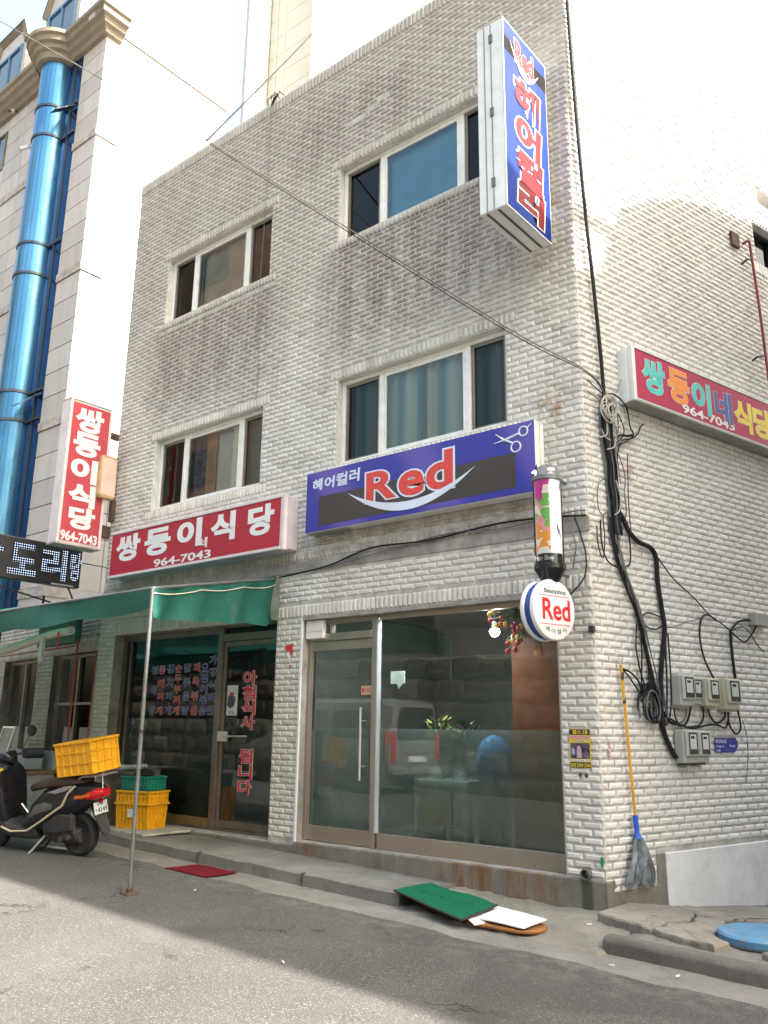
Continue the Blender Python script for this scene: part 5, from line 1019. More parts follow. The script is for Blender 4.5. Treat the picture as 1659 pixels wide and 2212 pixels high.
cab([(.40, 3.62), (.49, 3.52), (.56, 3.42), (.69, 3.34), (.89, 3.30), (.97, 3.20), (.97, 2.96), (1.0, 2.73), (1.03, 2.52), (1.0, 2.35), (.92, 2.04), (.88, 1.67), (.91, 1.48), (1.01, 1.31), (1.07, 1.25)], .025, CB, 'thickest black cable bending right and ending at the lower meters', .045)
for pts, r, lab in (([(.97, 3.25), (1.24, 3.03), (1.56, 2.87), (1.88, 2.68), (2.05, 2.63), (2.21, 2.56)], .007, 'thin black wire slanting across the alley wall to the right'), ([(2.21, 2.56), (2.20, 2.35), (2.22, 2.05)], .016, 'black cable dropping into the rightmost meter'), ([(1.95, 2.66), (1.80, 2.70), (1.69, 2.65), (1.63, 2.47), (1.68, 2.23), (1.82, 2.04)], .010, 'black cable arching down to the cream meter'), ([(2.21, 2.56), (2.40, 2.68), (2.78, 2.73), (2.96, 2.79)], .012, 'black cable leaving the junction towards the grey box'), ([(2.23, 2.55), (2.45, 2.46), (2.62, 2.55), (2.80, 2.72)], .009, 'black cable sagging below the grey box'), ([(2.25, 2.57), (2.5, 2.62), (2.75, 2.42), (2.85, 2.38)], .006, 'thin wire crossing below the grey box'),
    ([(1.02, 2.49), (1.25, 2.54), (1.45, 2.60), (1.68, 2.65)], .004, 'hair thin wire between the thick cable and the arching cable'), ([(.65, 2.56), (.74, 2.62), (.83, 2.63), (1.03, 2.60)], .008, 'upper black loop between the two thick cables'), ([(.65, 2.56), (.71, 2.51), (.79, 2.48), (.90, 2.48), (1.02, 2.52)], .008, 'lower black loop between the two thick cables')): cab(pts, r, CB, lab, .04)
for k in range(4):
    j = [rnd.uniform(-.03, .05) for _ in range(7)]; base = ((.33, 3.36), (.38, 3.10), (.50, 2.82), (.62, 2.58), (.72, 2.25), (.80, 1.95), (.86, 1.7))
    cab([(s + j[i] * (1 if k % 2 else -1), v) for i, (s, v) in enumerate(base)], .006, (CB, CG)[k % 2], 'loose %s wire wandering beside the slanting black cable' % ('thin black', 'thin grey', 'second thin black', 'second thin grey')[k], .05 + .012 * k)
jb = thing('meter_wiring', FS.p(.7, 1.7, .05), 'knot of black wires looping around the meters', 'wiring')
for pts, r, m in (([(.58, 2.5), (.55, 2.3), (.57, 2.14), (.61, 2.01), (.66, 1.90)], .008, CB), ([(.64, 2.45), (.63, 2.2), (.60, 1.95), (.59, 1.85)], .008, CB), ([(.70, 2.3), (.73, 2.15), (.74, 1.97), (.82, 1.83), (.90, 1.69), (1.02, 1.58), (1.18, 1.56)], .014, CB), ([(.98, 2.28), (.94, 2.1), (.93, 1.9), (.95, 1.7), (.94, 1.56)], .008, CG), ([(1.04, 2.5), (1.01, 2.2), (1.0, 1.98), (.97, 1.73), (.95, 1.58)], .009, CB), ([(1.07, 2.45), (1.07, 2.1), (1.05, 1.8), (1.0, 1.62), (.94, 1.55)], .008, CB), ([(.34, 2.06), (.45, 2.03), (.55, 1.96), (.59, 1.87)], .009, CB), ([(.34, 2.05), (.43, 1.98), (.53, 1.88), (.58, 1.84)], .008, CB), ([(.72, 2.1), (.76, 2.0), (.70, 1.9), (.66, 1.88)], .007, CB),
    ([(1.14, 1.55), (1.24, 1.56), (1.32, 1.64), (1.37, 1.76)], .010, CB), ([(1.10, 1.57), (1.22, 1.60), (1.28, 1.68), (1.26, 1.76)], .008, CG), ([(1.28, 1.54), (1.48, 1.56), (1.57, 1.65), (1.56, 1.78)], .009, CB), ([(1.66, 1.76), (1.68, 1.66), (1.77, 1.59), (1.88, 1.61), (1.95, 1.66), (1.96, 1.74)], .010, CB), ([(2.02, 1.74), (2.01, 1.59), (2.07, 1.51), (2.13, 1.48), (2.21, 1.52), (2.22, 1.62), (2.18, 1.76)], .010, CB), ([(1.0, 1.62), (1.18, 1.56), (1.38, 1.53), (1.6, 1.56), (1.78, 1.57), (1.94, 1.54), (2.0, 1.61)], .010, CB), ([(1.08, 1.72), (1.1, 1.62), (1.16, 1.55)], .008, CB), ([(2.27, 1.63), (2.32, 1.46), (2.32, 1.3), (2.27, 1.1), (2.23, .99)], .004, M('green_wire', (.02, .09, .06), .5))): cab(pts, r, m, '', .05, 'wire', jb)
for k in range(10):
    cs, cv = .69 + rnd.uniform(-.05, .1), 1.74 + rnd.uniform(-.05, .04); ra, rb = rnd.uniform(.07, .14), rnd.uniform(.10, .19); ph = rnd.uniform(0, 6)
    MB().tube([FS.p(cs + ra * math.cos(j * .42 + ph) + .1 * (.5 - (j / 15)) , cv + rb * math.sin(j * .42 + ph), .04 + .012 * k * .6) for j in range(15)], rnd.choice((.006, .008, .010)), 6).obj('loop', CB if k % 3 else CG, jb, smooth=True)
for k in range(7):
    p = [( .62 + rnd.uniform(-.06, .1), 1.90 + rnd.uniform(-.04, .04)) for _ in range(5)]; cab(p, .008, CB, '', .08, 'wire', jb)
# up the corner
for pts, r, lab in (([(-.02, 10.9), (.01, 9.56), (.05, 8.33), (.12, 7.02), (.20, 6.0), (.255, 5.2), (.27, 4.75)], .020, 'black cable running up the building corner to the roof'), ([(.0, 10.9), (.035, 9.5), (.08, 8.3), (.12, 7.3), (.125, 7.02)], .010, 'thin second cable beside the cable up the corner')): cab(pts, r, CB, lab, .06)
# wires along the front of the building
def fw(pts, r, mat, lab, off=.04): return tag(MB().tube(smoothpath([FF.p(u, v, off) for u, v in pts], 5), r, 6).obj('cable', mat, smooth=True), lab, 'cable')
fw([(-4.3, 3.32), (-3.4, 3.38), (-2.7, 3.52), (-1.9, 3.50), (-1.0, 3.56), (-.4, 3.54), (.0, 3.50)], .011, CB, 'dusty black cable sagging along the cement band over the salon')
fw([(-3.4, 3.36), (-2.4, 3.47), (-1.6, 3.54), (-.9, 3.50), (-.2, 3.56), (.0, 3.55)], .008, CG, 'grey cable along the cement band over the salon'); fw([(-4.86, 10.86), (-4.87, 9.6), (-4.88, 8.4), (-4.90, 7.4), (-4.84, 6.2), (-4.86, 5.9)], .004, CG, 'thin black wire hanging down between the upper windows', .03)
fw([(-.2, 3.45), (-.12, 3.25), (-.14, 3.1), (-.16, 3.0)], .007, CG, 'grey wire hanging beside the salon pole'); fw([(-.12, 3.5), (-.06, 3.3), (-.02, 3.1), (-.05, 2.9), (-.2, 2.75)], .007, CB, 'black wire looping from the corner to the round sign')
t = thing('roof_wires', FF.p(-4.88, 10.76, -.05), 'small tangle of wires on the parapet above the middle of the front', 'wires')
for k in range(5): MB().tube(smoothpath([FF.p(-5.0 + .1 * k, 10.76, -.05), FF.p(-4.95 + .06 * k, 10.86 + .03 * (k % 3), .02), FF.p(-4.82 + .03 * k, 10.84, .03), FF.p(-4.86, 10.7, .03)], 4), .007, 5).obj('wire', CB, t)
# overhead wires
def wire(pts, r, mat, lab): return tag(MB().tube(smoothpath(pts, 8), r, 6).obj('overhead_wire', mat, smooth=True), lab, 'wire')
end = FS.p(.27, 4.80, .07); node = V(-3.21, -2.39, 7.82)
PALE = M('pale_cable', (.13, .115, .10), .5, var=.3, scale=5)
wire([V(-7.3, -4.11, 11.29), V(-5.33, -3.91, 9.57), node, V(-.70, -.50, 5.60), V(.07, -.06, 4.99), end], .007, PALE, 'pale overhead cable crossing the picture from the top left to the cable bundle')
wire([node + V(.02, 0, -.04), V(-.71, -.51, 5.57), V(.075, -.065, 4.965), end + V(0, 0, -.03)], .005, CB, 'black wire lashed to the pale overhead cable in front of the brick wall')
wire([node, node.lerp(V(-10.86, 8.23, 23.69), .5) - V(0, 0, .15), V(-10.86, 8.23, 23.69)], .012, CB, 'thin black wire rising from the overhead cable to the top of the picture')
wire([node, node.lerp(V(-12.37, 2.84, 20.08), .5) - V(0, 0, .2), V(-12.37, 2.84, 20.08)], .008, CG, 'very thin wire from the overhead cable up across the white sky')
# ---------------------------------------------------------------- scooter
hd = math.radians(196); su, sv = rz(hd)      # su forward, sv to the rider's left
sx0, sy0 = -5.46, -1.70; s0 = V(sx0, sy0, zr(sx0) + .014)
LEAN = math.radians(8); sv = (sv * math.cos(LEAN) - UP * math.sin(LEAN)); FSC = Fr(s0, su, sv, su.cross(sv))      # leans on its side stand
BLKP = M('scooter_black', (.010, .010, .012), .3, var=.15, scale=3); MATT = M('scooter_matt_black', (.03, .03, .032), .6, var=.2); SEAT = M('brown_seat', (.055, .032, .022), .5, var=.3, scale=5); CRM = M('cream_trim', (.55, .48, .33), .45, var=.1); SILV = M('silver_trim', (.26, .26, .25), .4, metal=.3, var=.1); TANP = M('tan_panel', (.28, .13, .06), .45)
SCO = thing('scooter', s0, 'black scooter with brown seat and cream trim parked beside the awning pole', 'scooter')
def wheel(x, r, w_):
    t = MB(); prof = [(r - .075, -w_ * .35), (r - .045, -w_ * .5), (r - .012, -w_ * .38), (r, 0), (r - .012, w_ * .38), (r - .045, w_ * .5), (r - .075, w_ * .35)]
    o = FSC.p(x, 0, r); wh = t.lathe(prof, o, sv, 36).obj('tyre', RUBBER, SCO, smooth=True)
    q = MB(); q.lathe([(.03, -w_ * .4), (.05, -w_ * .3), (r - .085, -w_ * .25), (r - .07, -w_ * .33), (r - .07, w_ * .33), (r - .085, w_ * .25), (.05, w_ * .3), (.03, w_ * .4)], o, sv, 24); q.obj('rim', SILV if x > .5 else MATT, wh, smooth=True)
wheel(0, .235, .11); wheel(1.27, .225, .10)
def sec(x, hw, z0, z1, r=.35, n=14, top=None):
    out = []
    for k in range(n):
        a = 2 * math.pi * k / n; c, s = math.cos(a), math.sin(a); e = 2 / 3.2
        out.append(FSC.p(x, hw * math.copysign(abs(c) ** e, c), (z0 + z1) / 2 + (z1 - z0) / 2 * math.copysign(abs(s) ** e, s)))
    return out
MB().loft([sec(*a) for a in ((-.34, .05, .66, .76), (-.25, .12, .58, .79), (-.06, .16, .48, .81), (.18, .178, .36, .80), (.40, .185, .26, .74), (.58, .18, .21, .58), (.72, .165, .20, .38))]).obj('rear_body', BLKP, SCO, smooth=True)
MB().loft([sec(*a) for a in ((.50, .17, .17, .36), (.65, .185, .17, .33), (.90, .185, .18, .33), (1.04, .17, .20, .45))]).obj('floor_board', MATT, SCO, smooth=True)
MB().loft([sec(*a) for a in ((.95, .15, .22, .55), (1.0, .20, .26, .96), (1.10, .20, .34, 1.02), (1.22, .13, .42, .94), (1.28, .06, .50, .82))]).obj('leg_shield', BLKP, SCO, smooth=True)
MB().loft([sec(*a) for a in ((1.02, .06, .40, .52), (1.25, .07, .42, .50), (1.48, .06, .36, .42), (1.52, .04, .32, .37))]).obj('front_fender', BLKP, SCO, smooth=True)
st_ = MB().loft([sec(*a) for a in ((-.12, .10, .79, .84), (-.02, .15, .775, .88), (.20, .165, .76, .885), (.32, .165, .74, .845), (.50, .155, .72, .815), (.63, .11, .68, .77), (.68, .05, .68, .73))]).obj('seat', SEAT, SCO, smooth=True)
MB().loft([sec(*a) for a in ((.02, .132, .77, .80), (.16, .145, .765, .80), (.26, .144, .755, .79))]).obj('tan_piping', TANP, st_, smooth=True)
# cream trim line along the left side
for sgn in (1, -1):
    mb = MB(); mb.tube([FSC.p(x, sgn * y, z) for x, y, z in ((-.06, .155, .78), (.03, .172, .70), (.10, .180, .57), (.22, .186, .50), (.42, .192, .38), (.60, .192, .28), (.85, .192, .262), (1.0, .18, .30))], .012, 6); mb.obj('trim_strip', CRM, SCO, smooth=True)
    mb = MB(); mb.loft([[FSC.p(x, sgn * (y + .004), z0), FSC.p(x, sgn * (y + .010), (z0 + z1) / 2), FSC.p(x, sgn * (y + .002), z1), FSC.p(x, sgn * (y - .02), (z0 + z1) / 2)] for x, y, z0, z1 in ((-.02, .152, .755, .785), (.08, .165, .72, .775), (.20, .174, .69, .735), (.30, .175, .70, .71))]); mb.obj('silver_side_panel', SILV, SCO, smooth=True)
    mb = MB(); mb.loft([[FSC.p(x, sgn * (y + .003), z0), FSC.p(x, sgn * (y + .009), (z0 + z1) / 2), FSC.p(x, sgn * (y + .002), z1), FSC.p(x, sgn * (y - .02), (z0 + z1) / 2)] for x, y, z0, z1 in ((.25, .178, .53, .58), (.36, .184, .50, .60), (.48, .185, .46, .56), (.58, .18, .42, .45))]); mb.obj('grey_side_panel', M('grey_panel_paint', (.09, .09, .09), .4), SCO, smooth=True)
    mb = MB(); mb.tube([FSC.p(.66, sgn * .12, .30), FSC.p(.60, sgn * .15, .45), FSC.p(.72, sgn * .15, .56)], .010, 6); mb.obj('chrome_bar', ALU, SCO, smooth=True)
# engine, swing case, muffler, shock
mb = MB(); mb.loft([sec(*a) for a in ((-.06, .10, .15, .30), (.10, .13, .13, .34), (.30, .13, .14, .36), (.45, .10, .18, .34))]); mb.obj('engine_case', M('engine_grey', (.07, .07, .072), .5, metal=.4, var=.3, scale=15), SCO, smooth=True)
mb = MB(); mb.loft([[FSC.p(x, y, z) for x, y, z in ((a, .08, b), (a, .17, b), (a, .17, c), (a, .08, c))] for a, b, c in ((-.02, .30, .47), (.20, .26, .48), (.40, .26, .47))]); mb.obj('air_filter_box', MATT, SCO, bevel=.02, bseg=2)
MB().lathe([(.05, -.05), (.065, 0), (.065, .30), (.05, .36)], FSC.p(-.10, -.16, .28), su, 16).obj('muffler', M('muffler_dark', (.08, .075, .07), .45, metal=.6), SCO, smooth=True)
MB().tube([FSC.p(-.02, .12, .26), FSC.p(.05, .12, .58)], .022, 10).obj('shock_absorber', MATT, SCO)
for i, (x, z) in enumerate(((.16, .20), (.30, .28), (.05, .22))): MB().lathe([(.03, 0), (.03, .03), (.012, .035)], FSC.p(x, .125, z), sv, 12).obj('engine_cover', M('bolt_brass', (.08, .07, .055), .5, metal=.4), SCO)
MB().tube([FSC.p(.42, .10, .22), FSC.p(.55, .24, .02)], .013, 8).obj('kickstand', ALU, SCO); MB().tube([FSC.p(.42, .03, .20), FSC.p(.62, .10, .03), FSC.p(.62, -.10, .03), FSC.p(.42, -.03, .20)], .012, 8).obj('centre_stand', DARKM, SCO)
# tail: mudguard, plate, lights, rack
mb = MB(); mb.loft([[FSC.p(x - .012, -w_, z), FSC.p(x - .012, w_, z), FSC.p(x + .004, w_, z), FSC.p(x + .004, -w_, z)] for x, w_, z in ((-.16, .07, .60), (-.27, .08, .46), (-.33, .075, .34), (-.36, .06, .27), (-.365, .035, .245))]); mb.obj('mudguard', MATT, SCO, smooth=True)
nrm = (su * -.93 + UP * .30).normalized(); pv = (UP - nrm * UP.dot(nrm)).normalized(); FPL = Fr(FSC.p(-.285, 0, .53), sv * -1, pv, nrm)
q = MB(); q.box(-.105, .105, -.06, .07, .0, .004, FPL); pt = q.obj('number_plate', M('plate_white', (.50, .53, .55), .45, var=.05), SCO)
words([('4149', -.055, .095, -.045, .012)], FPL, 'plate_digits', M('plate_ink', (.06, .08, .10), .5), pt, .004, .006, .02); words([('포항', -.06, .04, .028, .055), ('북', -.09, -.065, -.03, .0)], FPL, 'plate_region', MATS['plate_ink'], pt, .004, .006, .012)
MB().loft([sec(*a) for a in ((-.37, .06, .66, .74), (-.30, .128, .63, .755), (-.20, .145, .61, .735))]).obj('tail_light', M('red_lens', (.42, .008, .015), .15, var=.1), SCO, smooth=True)
for sgn in (1, -1): MB().loft([[FSC.p(x, sgn * y0, z), FSC.p(x, sgn * y1, z + .02), FSC.p(x - .02, sgn * y1, z + .055), FSC.p(x - .02, sgn * y0, z + .05)] for x, y0, y1, z in ((-.24, .11, .148, .655), (-.14, .13, .168, .635), (-.06, .14, .180, .63))]).obj('turn_signal', M('orange_lens', (.58, .13, .01), .2, var=.1), SCO, smooth=True)
MB().box(-.30, -.27, -.02, .02, .59, .625, FSC).obj('reflector', MATS['red_lens'], SCO)
mb = MB(); mb.tube([FSC.p(.02, .10, .80), FSC.p(-.12, .11, .875), FSC.p(-.42, .10, .90)], .011, 6); mb.tube([FSC.p(.02, -.10, .80), FSC.p(-.12, -.11, .875), FSC.p(-.42, -.10, .90)], .011, 6)
for x in (-.15, -.28, -.40): mb.tube([FSC.p(x, .11, .885 - .05 * (x + .15)), FSC.p(x, -.11, .885 - .05 * (x + .15))], .009, 6)
mb.obj('rear_rack', ALU, SCO); 
# steering
mb = MB(); mb.loft([sec(*a) for a in ((1.0, .05, .98, 1.06), (1.05, .09, .98, 1.12), (1.14, .08, .99, 1.10), (1.19, .04, 1.0, 1.06))]); mb.obj('handlebar_cover', BLKP, SCO, smooth=True)
mb = MB(); mb.tube(smoothpath([FSC.p(.97, .36, 1.04), FSC.p(1.04, .22, 1.06), FSC.p(1.08, 0, 1.06), FSC.p(1.04, -.22, 1.06), FSC.p(.97, -.36, 1.04)], 4), .012, 8); mb.obj('handlebar', MATT, SCO)
for sgn in (1, -1):
    MB().tube([FSC.p(1.03, sgn * .18, 1.06), FSC.p(.96, sgn * .385, 1.035)], [.06, .062], 12).obj('hand_muff', M('quilted_muff', (.012, .013, .02), .7, var=.4, scale=9, bump=.5), SCO, smooth=True)
    MB().tube(smoothpath([FSC.p(1.06, sgn * .17, 1.08), FSC.p(1.04, sgn * .22, 1.20), FSC.p(1.02, sgn * .26, 1.27)], 3), .007, 6).obj('mirror_stalk', DARKM, SCO)
    MB().lathe([(.001, -.02), (.045, -.018), (.065, -.004), (.066, .004), (.06, .006), (.001, .006)], FSC.p(1.02, sgn * .28, 1.31), (su * -.9 + sv * -.2 * sgn + UP * .12), 20).obj('mirror', DARKM, SCO, smooth=True)
MB().lathe([(.085, 0), (.08, .03), (.05, .05), (.001, .055)], FSC.p(1.22, 0, .92), su, 20).obj('headlight', M('headlight_lens', (.55, .57, .58), .1), SCO, smooth=True)
MB().lathe([(.05, .0), (.048, .004), (.001, .005)], FSC.p(1.045, .16, .90), (sv * .8 + su * -.6), 20).obj('round_sticker', M('yellow_sticker', (.60, .50, .03), .4, var=.3, scale=30), SCO)
MB().box(.985, .99, .04, .09, .45, .66, Fr(s0, su, sv, UP)).obj('green_tape', M('green_strip', (.02, .22, .14), .5), SCO); MB().box(1.0, 1.005, -.02, .06, .76, .81, FSC).obj('white_sticker', T_WHITE, SCO)
# yellow crate on the rack, tipped up to the back
ya = math.radians(-4); cu = FSC.u * math.cos(ya) + FSC.v * math.sin(ya); cv = FSC.v * math.cos(ya) - FSC.u * math.sin(ya); tl = math.radians(-7); cu2 = cu * math.cos(tl) + FSC.n * math.sin(tl); cn = cu2.cross(cv)
fcr = Fr(FSC.p(-.12, 0, .905), cu2, cv, cn)
sc_ = crate('yellow_crate', fcr, .54, .42, .36, .028, YEL, (5, 4), 3, 'yellow plastic crate tied on the rack of the scooter', None)
MB().tube([FSC.p(-.33, .02, .94), FSC.p(-.34, .03, .80), FSC.p(-.335, .03, .66)], .006, 5).obj('tie_cord', T_WHITE, sc_)
# ---------------------------------------------------------------- stone clad building with blue glass column
def mk_stone(name, c0, c1, dk):
    b = NB(name); oi = b.n('ObjectInfo'); c = b.mix(b.math('FRACT', b.math('ADD', oi.outputs['Random'], b.n('NewGeometry').outputs['Random Per Island'])), c0, c1)
    c = b.mix(b.math('MULTIPLY', b.ramp(b.noise(1.5, 6, .7, b.scalevec(2, 2, .4)), .45, .75), .45), c, dk); b.bsdf(c, .6, 0, .4, b.noise(40, 4), .15, .004); return b.m
STONE = mk_stone('granite_panel', (.44, .41, .39), (.53, .50, .48), (.27, .25, .23)); TAN = M('tan_moulding', (.21, .18, .135), .65, var=.15, scale=2, dirt=.4, dcol=(.17, .11, .08)); SLATE = M('slate_shingles', (.085, .085, .085), .8, var=.3, scale=8, bump=.6, bscale=14)
TY = 1.02; FT = Fr((0, TY, 0), (1, 0, 0), UP, (0, -1, 0)); FTS = Fr((-11.9, TY, 0), (0, 1, 0), UP, (1, 0, 0))
TW_ = thing('stone_clad_building', (-11.9, TY, 0), 'pale stone clad building with blue glass column and dormer roof at the left', 'building')
mb = MB(); mb.box(-25, -11.93, TY + .03, 4.6, -.5, 17.3); mb.obj('core', M('joint_grey', (.16, .15, .145), .9), TW_)
pm = {}
def panel(fr, u0, u1, v0, v1, par, mat, th=.03, name='stone_panel'):
    k = (fr is FT, round(u1 - u0, 3), round(v1 - v0, 3), mat.name)
    if k not in pm:
        t = MB(); L, H = u1 - u0, v1 - v0; t.frus(-L / 2, L / 2, -H / 2, H / 2, -.03, th - .03, .006, .006, Fr((0, 0, 0), fr.u, fr.v, fr.n)); me = bpy.data.meshes.new(name); me.from_pydata(t.v, [], t.f); me.materials.append(mat); pm[k] = me
    o = bpy.data.objects.new(name, pm[k]); COL.objects.link(o); o.location = fr.p((u0 + u1) / 2, (v0 + v1) / 2, 0); return attach(o, par)
bands = (3.9, 7.45, 10.95, 14.33); zs = []
for i, b0 in enumerate(bands):
    top = bands[i + 1] if i < 3 else 17.2; z = b0 + .2; n = 6 if i < 3 else 5; h = (top - z) / n
    for k in range(n): zs.append((z + k * h, z + (k + 1) * h))
BANDM = M('rough_stone_band', (.40, .36, .32), .85, var=.3, scale=5, bump=1.0, bscale=12)
for z0, z1 in zs:
    panel(FT, -12.865, -11.90, z0 + .006, z1 - .006, TW_, STONE)
    for c in range(4):
        a = -14.50 - .95 * (c + 1)
        if c == 2 and 15.5 < (z0 + z1) / 2 < 16.7 or c == 2 and 12.1 < (z0 + z1) / 2 < 13.3 or c == 2 and 8.6 < (z0 + z1) / 2 < 9.8: continue
        panel(FT, a + .006, a + .944, z0 + .006, z1 - .006, TW_, STONE)
    for c in range(3): panel(FTS, .03 + 1.18 * c, .03 + 1.18 * (c + 1) - .012, z0 + .006, z1 - .006, TW_, STONE)
for b0 in bands:
    MB().box(-12.865, -11.87, b0 + .005, b0 + .195, -.03, .03, FT).obj('stone_band', BANDM, TW_); MB().box(-18.5, -14.5, b0 + .005, b0 + .195, -.03, .03, FT).obj('stone_band', BANDM, TW_); MB().box(.03, .5, b0 + .005, b0 + .195, -.03, .03, FTS).obj('stone_band', BANDM, TW_); MB().box(.5, 3.57, b0 - .008, b0 + .208, -.03, -.002, FTS).obj('stone_band', STONE, TW_)
MB().box(-25, -18.4, 3.9, 17.2, -.03, 0, FT).obj('far_cladding', STONE, TW_)
MB().box(-18.5, -11.9, .0, 3.9, -.03, .0, FT).obj('base_cladding', STONE, TW_); MB().box(.0, 3.57, .0, 3.9, -.03, .0, FTS).obj('base_cladding', STONE, TW_)
for z in (15.5, 12.1, 8.6):
    w_ = MB().box(-17.34, -16.42, z, z + 1.15, -.03, -.005, FT).obj('window', M('dark_pane', (.03, .035, .04), .08, spec=.8), TW_)
    for a in ((-17.34, -16.42, z, z + .05), (-17.34, -16.42, z + 1.10, z + 1.15), (-17.34, -17.30, z + .05, z + 1.1), (-16.46, -16.42, z + .05, z + 1.1), (-16.90, -16.86, z + .05, z + 1.1)): MB().box(*a, -.004, .03, FT).obj('frame', TAN, w_)
def mk_bluecol():
    b = NB('blue_mirror_glass'); c = b.mix(b.ramp(b.noise(1.0, 3, .5, b.scalevec(1, 1, .4)), .3, .7), (.065, .20, .35), (.10, .27, .43)); X, Y, Z = b.sep()
    ang = b.math('ARCTAN2', b.math('SUBTRACT', Y, .92), b.math('ADD', X, 13.80)); st = b.ramp(b.math('SINE', b.math('MULTIPLY', ang, 26)), .90, .98); c = b.mix(b.math('MULTIPLY', st, .6), c, (.01, .03, .09))
    b.bsdf(c, b.ramp(b.noise(1.5, 4, .6), .3, .7, .24, .42), .8, .5, b.noise(2, 2), .06, .05); return b.m
BLUEC = mk_bluecol(); cx_, cy_ = -13.80, .92
gc = MB().lathe([(.40, 3.0), (.40, 16.95)], (cx_, cy_, 0), seg=48, cap=False).obj('glass_column', BLUEC, TW_, smooth=True)
MB().box(-13.60, -12.87, 3.0, 17.0, -.03, .01, FT).obj('blue_glass_strip', M('dark_blue_glass', (.02, .06, .17), .12, metal=.7, var=.2, scale=1), TW_)
for x in (-13.45, -13.16): MB().box(x - .02, x + .02, 3.0, 17.0, .01, .04, FT).obj('mullion', M('dark_mullion', (.03, .035, .05), .4), TW_)
for z in (15.72, 14.91, 12.06, 11.3, 8.46, 7.80): MB().lathe([(.405, -.035), (.425, -.03), (.425, .03), (.405, .035)], (cx_, cy_, z), seg=48, cap=False).obj('ring_band', M('steel_ring', (.07, .08, .10), .4, metal=.6), TW_, smooth=True); 
for z in (15.72, 14.91, 12.06, 8.46, 7.80): MB().box(-13.75, -12.87, z - .03, z + .03, .01, .05, FT).obj('transom', MATS['dark_mullion'], TW_)
for z in (15.6, 8.35):
    fr_ = Fr((0, TY - .04, z), (1, 0, 0), (0, -.75, -.66), (0, -.66, .75)); MB().box(-13.14, -12.88, 0, .6, 0, .02, fr_).obj('open_vent_window', M('vent_pane', (.06, .08, .10), .15, metal=.3), TW_)
# cornice and crown over the column
prof = [(0, 17.0), (.10, 17.02), (.14, 17.12), (.22, 17.16), (.26, 17.26), (.34, 17.30), (.36, 17.42), (.42, 17.46), (.42, 17.56), (.0, 17.60)]
mb = MB(); mb.loft([[V(x, TY - p, z) for p, z in prof] for x in (-25, -14.55)]); mb.loft([[V(x + (p if x > -12 else 0), TY - p, z) for p, z in prof] for x in (-13.55, -11.9)]); mb.loft([[V(-11.9 + p, y - (p if y < TY + .1 else 0), z) for p, z in prof] for y in (TY, TY + .35)])
mb.obj('cornice', TAN, TW_)
MB().lathe([(.30, 16.94), (.50, 16.98), (.54, 17.12), (.62, 17.16), (.64, 17.26), (.72, 17.30), (.74, 17.42), (.80, 17.46), (.80, 17.56), (.1, 17.62)], (cx_, cy_, 0), seg=48).obj('crown', TAN, TW_, smooth=True)
mb = MB(); mb.add([V(-25, TY - .38, 17.57), V(-12.0, TY - .38, 17.57), V(-12.0, TY + 1.1, 20.6), V(-25, TY + 1.1, 20.6), V(-12.0, 4.6, 17.57), V(-12.0, 4.6, 20.6)], [(0, 1, 2, 3), (3, 2, 5)]); mb.obj('mansard_roof', SLATE, TW_)
MB().prism([(-.36, 17.3), (3.6, 17.3), (3.6, 20.7), (1.1, 20.7), (-.36, 17.62)], FTS, -.25, .0).obj('gable_wall', STONE, TW_)
def dormer(xc):
    x0, x1 = xc - .88, xc + .88; y0 = TY + .02
    mb = MB(); pts = [(x0, 17.6), (x1, 17.6), (x1, 19.5), (xc + .62, 20.05), (xc - .62, 20.05), (x0, 19.5)]; f = Fr((0, y0, 0), (1, 0, 0), UP, (0, -1, 0)); mb.prism(pts, f, -1.4, 0)
    d = mb.obj('dormer', STONE, TW_)
    MB().box(xc - .66, xc + .66, 17.7, 19.35, -.0, .012, f).obj('window', M('dormer_glass', (.035, .05, .065), .08, spec=.9), d)
    q = MB(); bl = M('blue_window_frame', (.06, .17, .30), .4)
    for a in ((xc - .68, xc + .68, 19.3, 19.37), (xc - .68, xc - .60, 17.7, 19.3), (xc + .60, xc + .68, 17.7, 19.3), (xc - .03, xc + .03, 17.7, 19.3)): q.box(*a, .012, .05, f)
    q.obj('frame', bl, d)
    for k in range(3):
        e = .06 * k; q = MB(); q.tube([f.p(x0 - .04 + e, 19.45 - e * .6, .05 - .015 * k), f.p(xc - .64 + e * .6, 20.05 - e, .05 - .015 * k), f.p(xc + .64 - e * .6, 20.05 - e, .05 - .015 * k), f.p(x1 + .04 - e, 19.45 - e * .6, .05 - .015 * k)], .035, 6); q.obj('moulding', TAN, d)
    MB().prism([(x0 - .08, 19.5), (xc - .66, 20.1), (xc + .66, 20.1), (x1 + .08, 19.5), (x1 + .08, 19.56), (xc + .68, 20.17), (xc - .68, 20.17), (x0 - .08, 19.56)], f, -1.4, .08).obj('cap', SLATE, d)
for xc in (-14.25, -16.95, -19.65, -22.35): dormer(xc)
def cctv(p, d, lab):
    t = thing('security_camera', p, lab, 'security camera'); p = Vector(p); d = Vector(d).normalized()
    MB().tube([p, p + d * .22], .05, 10).obj('body', WPAINT, t, smooth=True); MB().tube([p + d * .22, p + d * .24], .045, 10).obj('lens', DARKM, t); MB().tube([p + d * .08, p + V(0, .10, .06)], .015, 6).obj('arm', DARKM, t)
cctv((-15.95, TY - .14, 16.95), (.5, -.6, -.6), 'white security camera under the stone cornice'); cctv((-14.75, TY - .16, 15.28), (-.8, -.5, -.15), 'dark security camera beside the blue glass column')
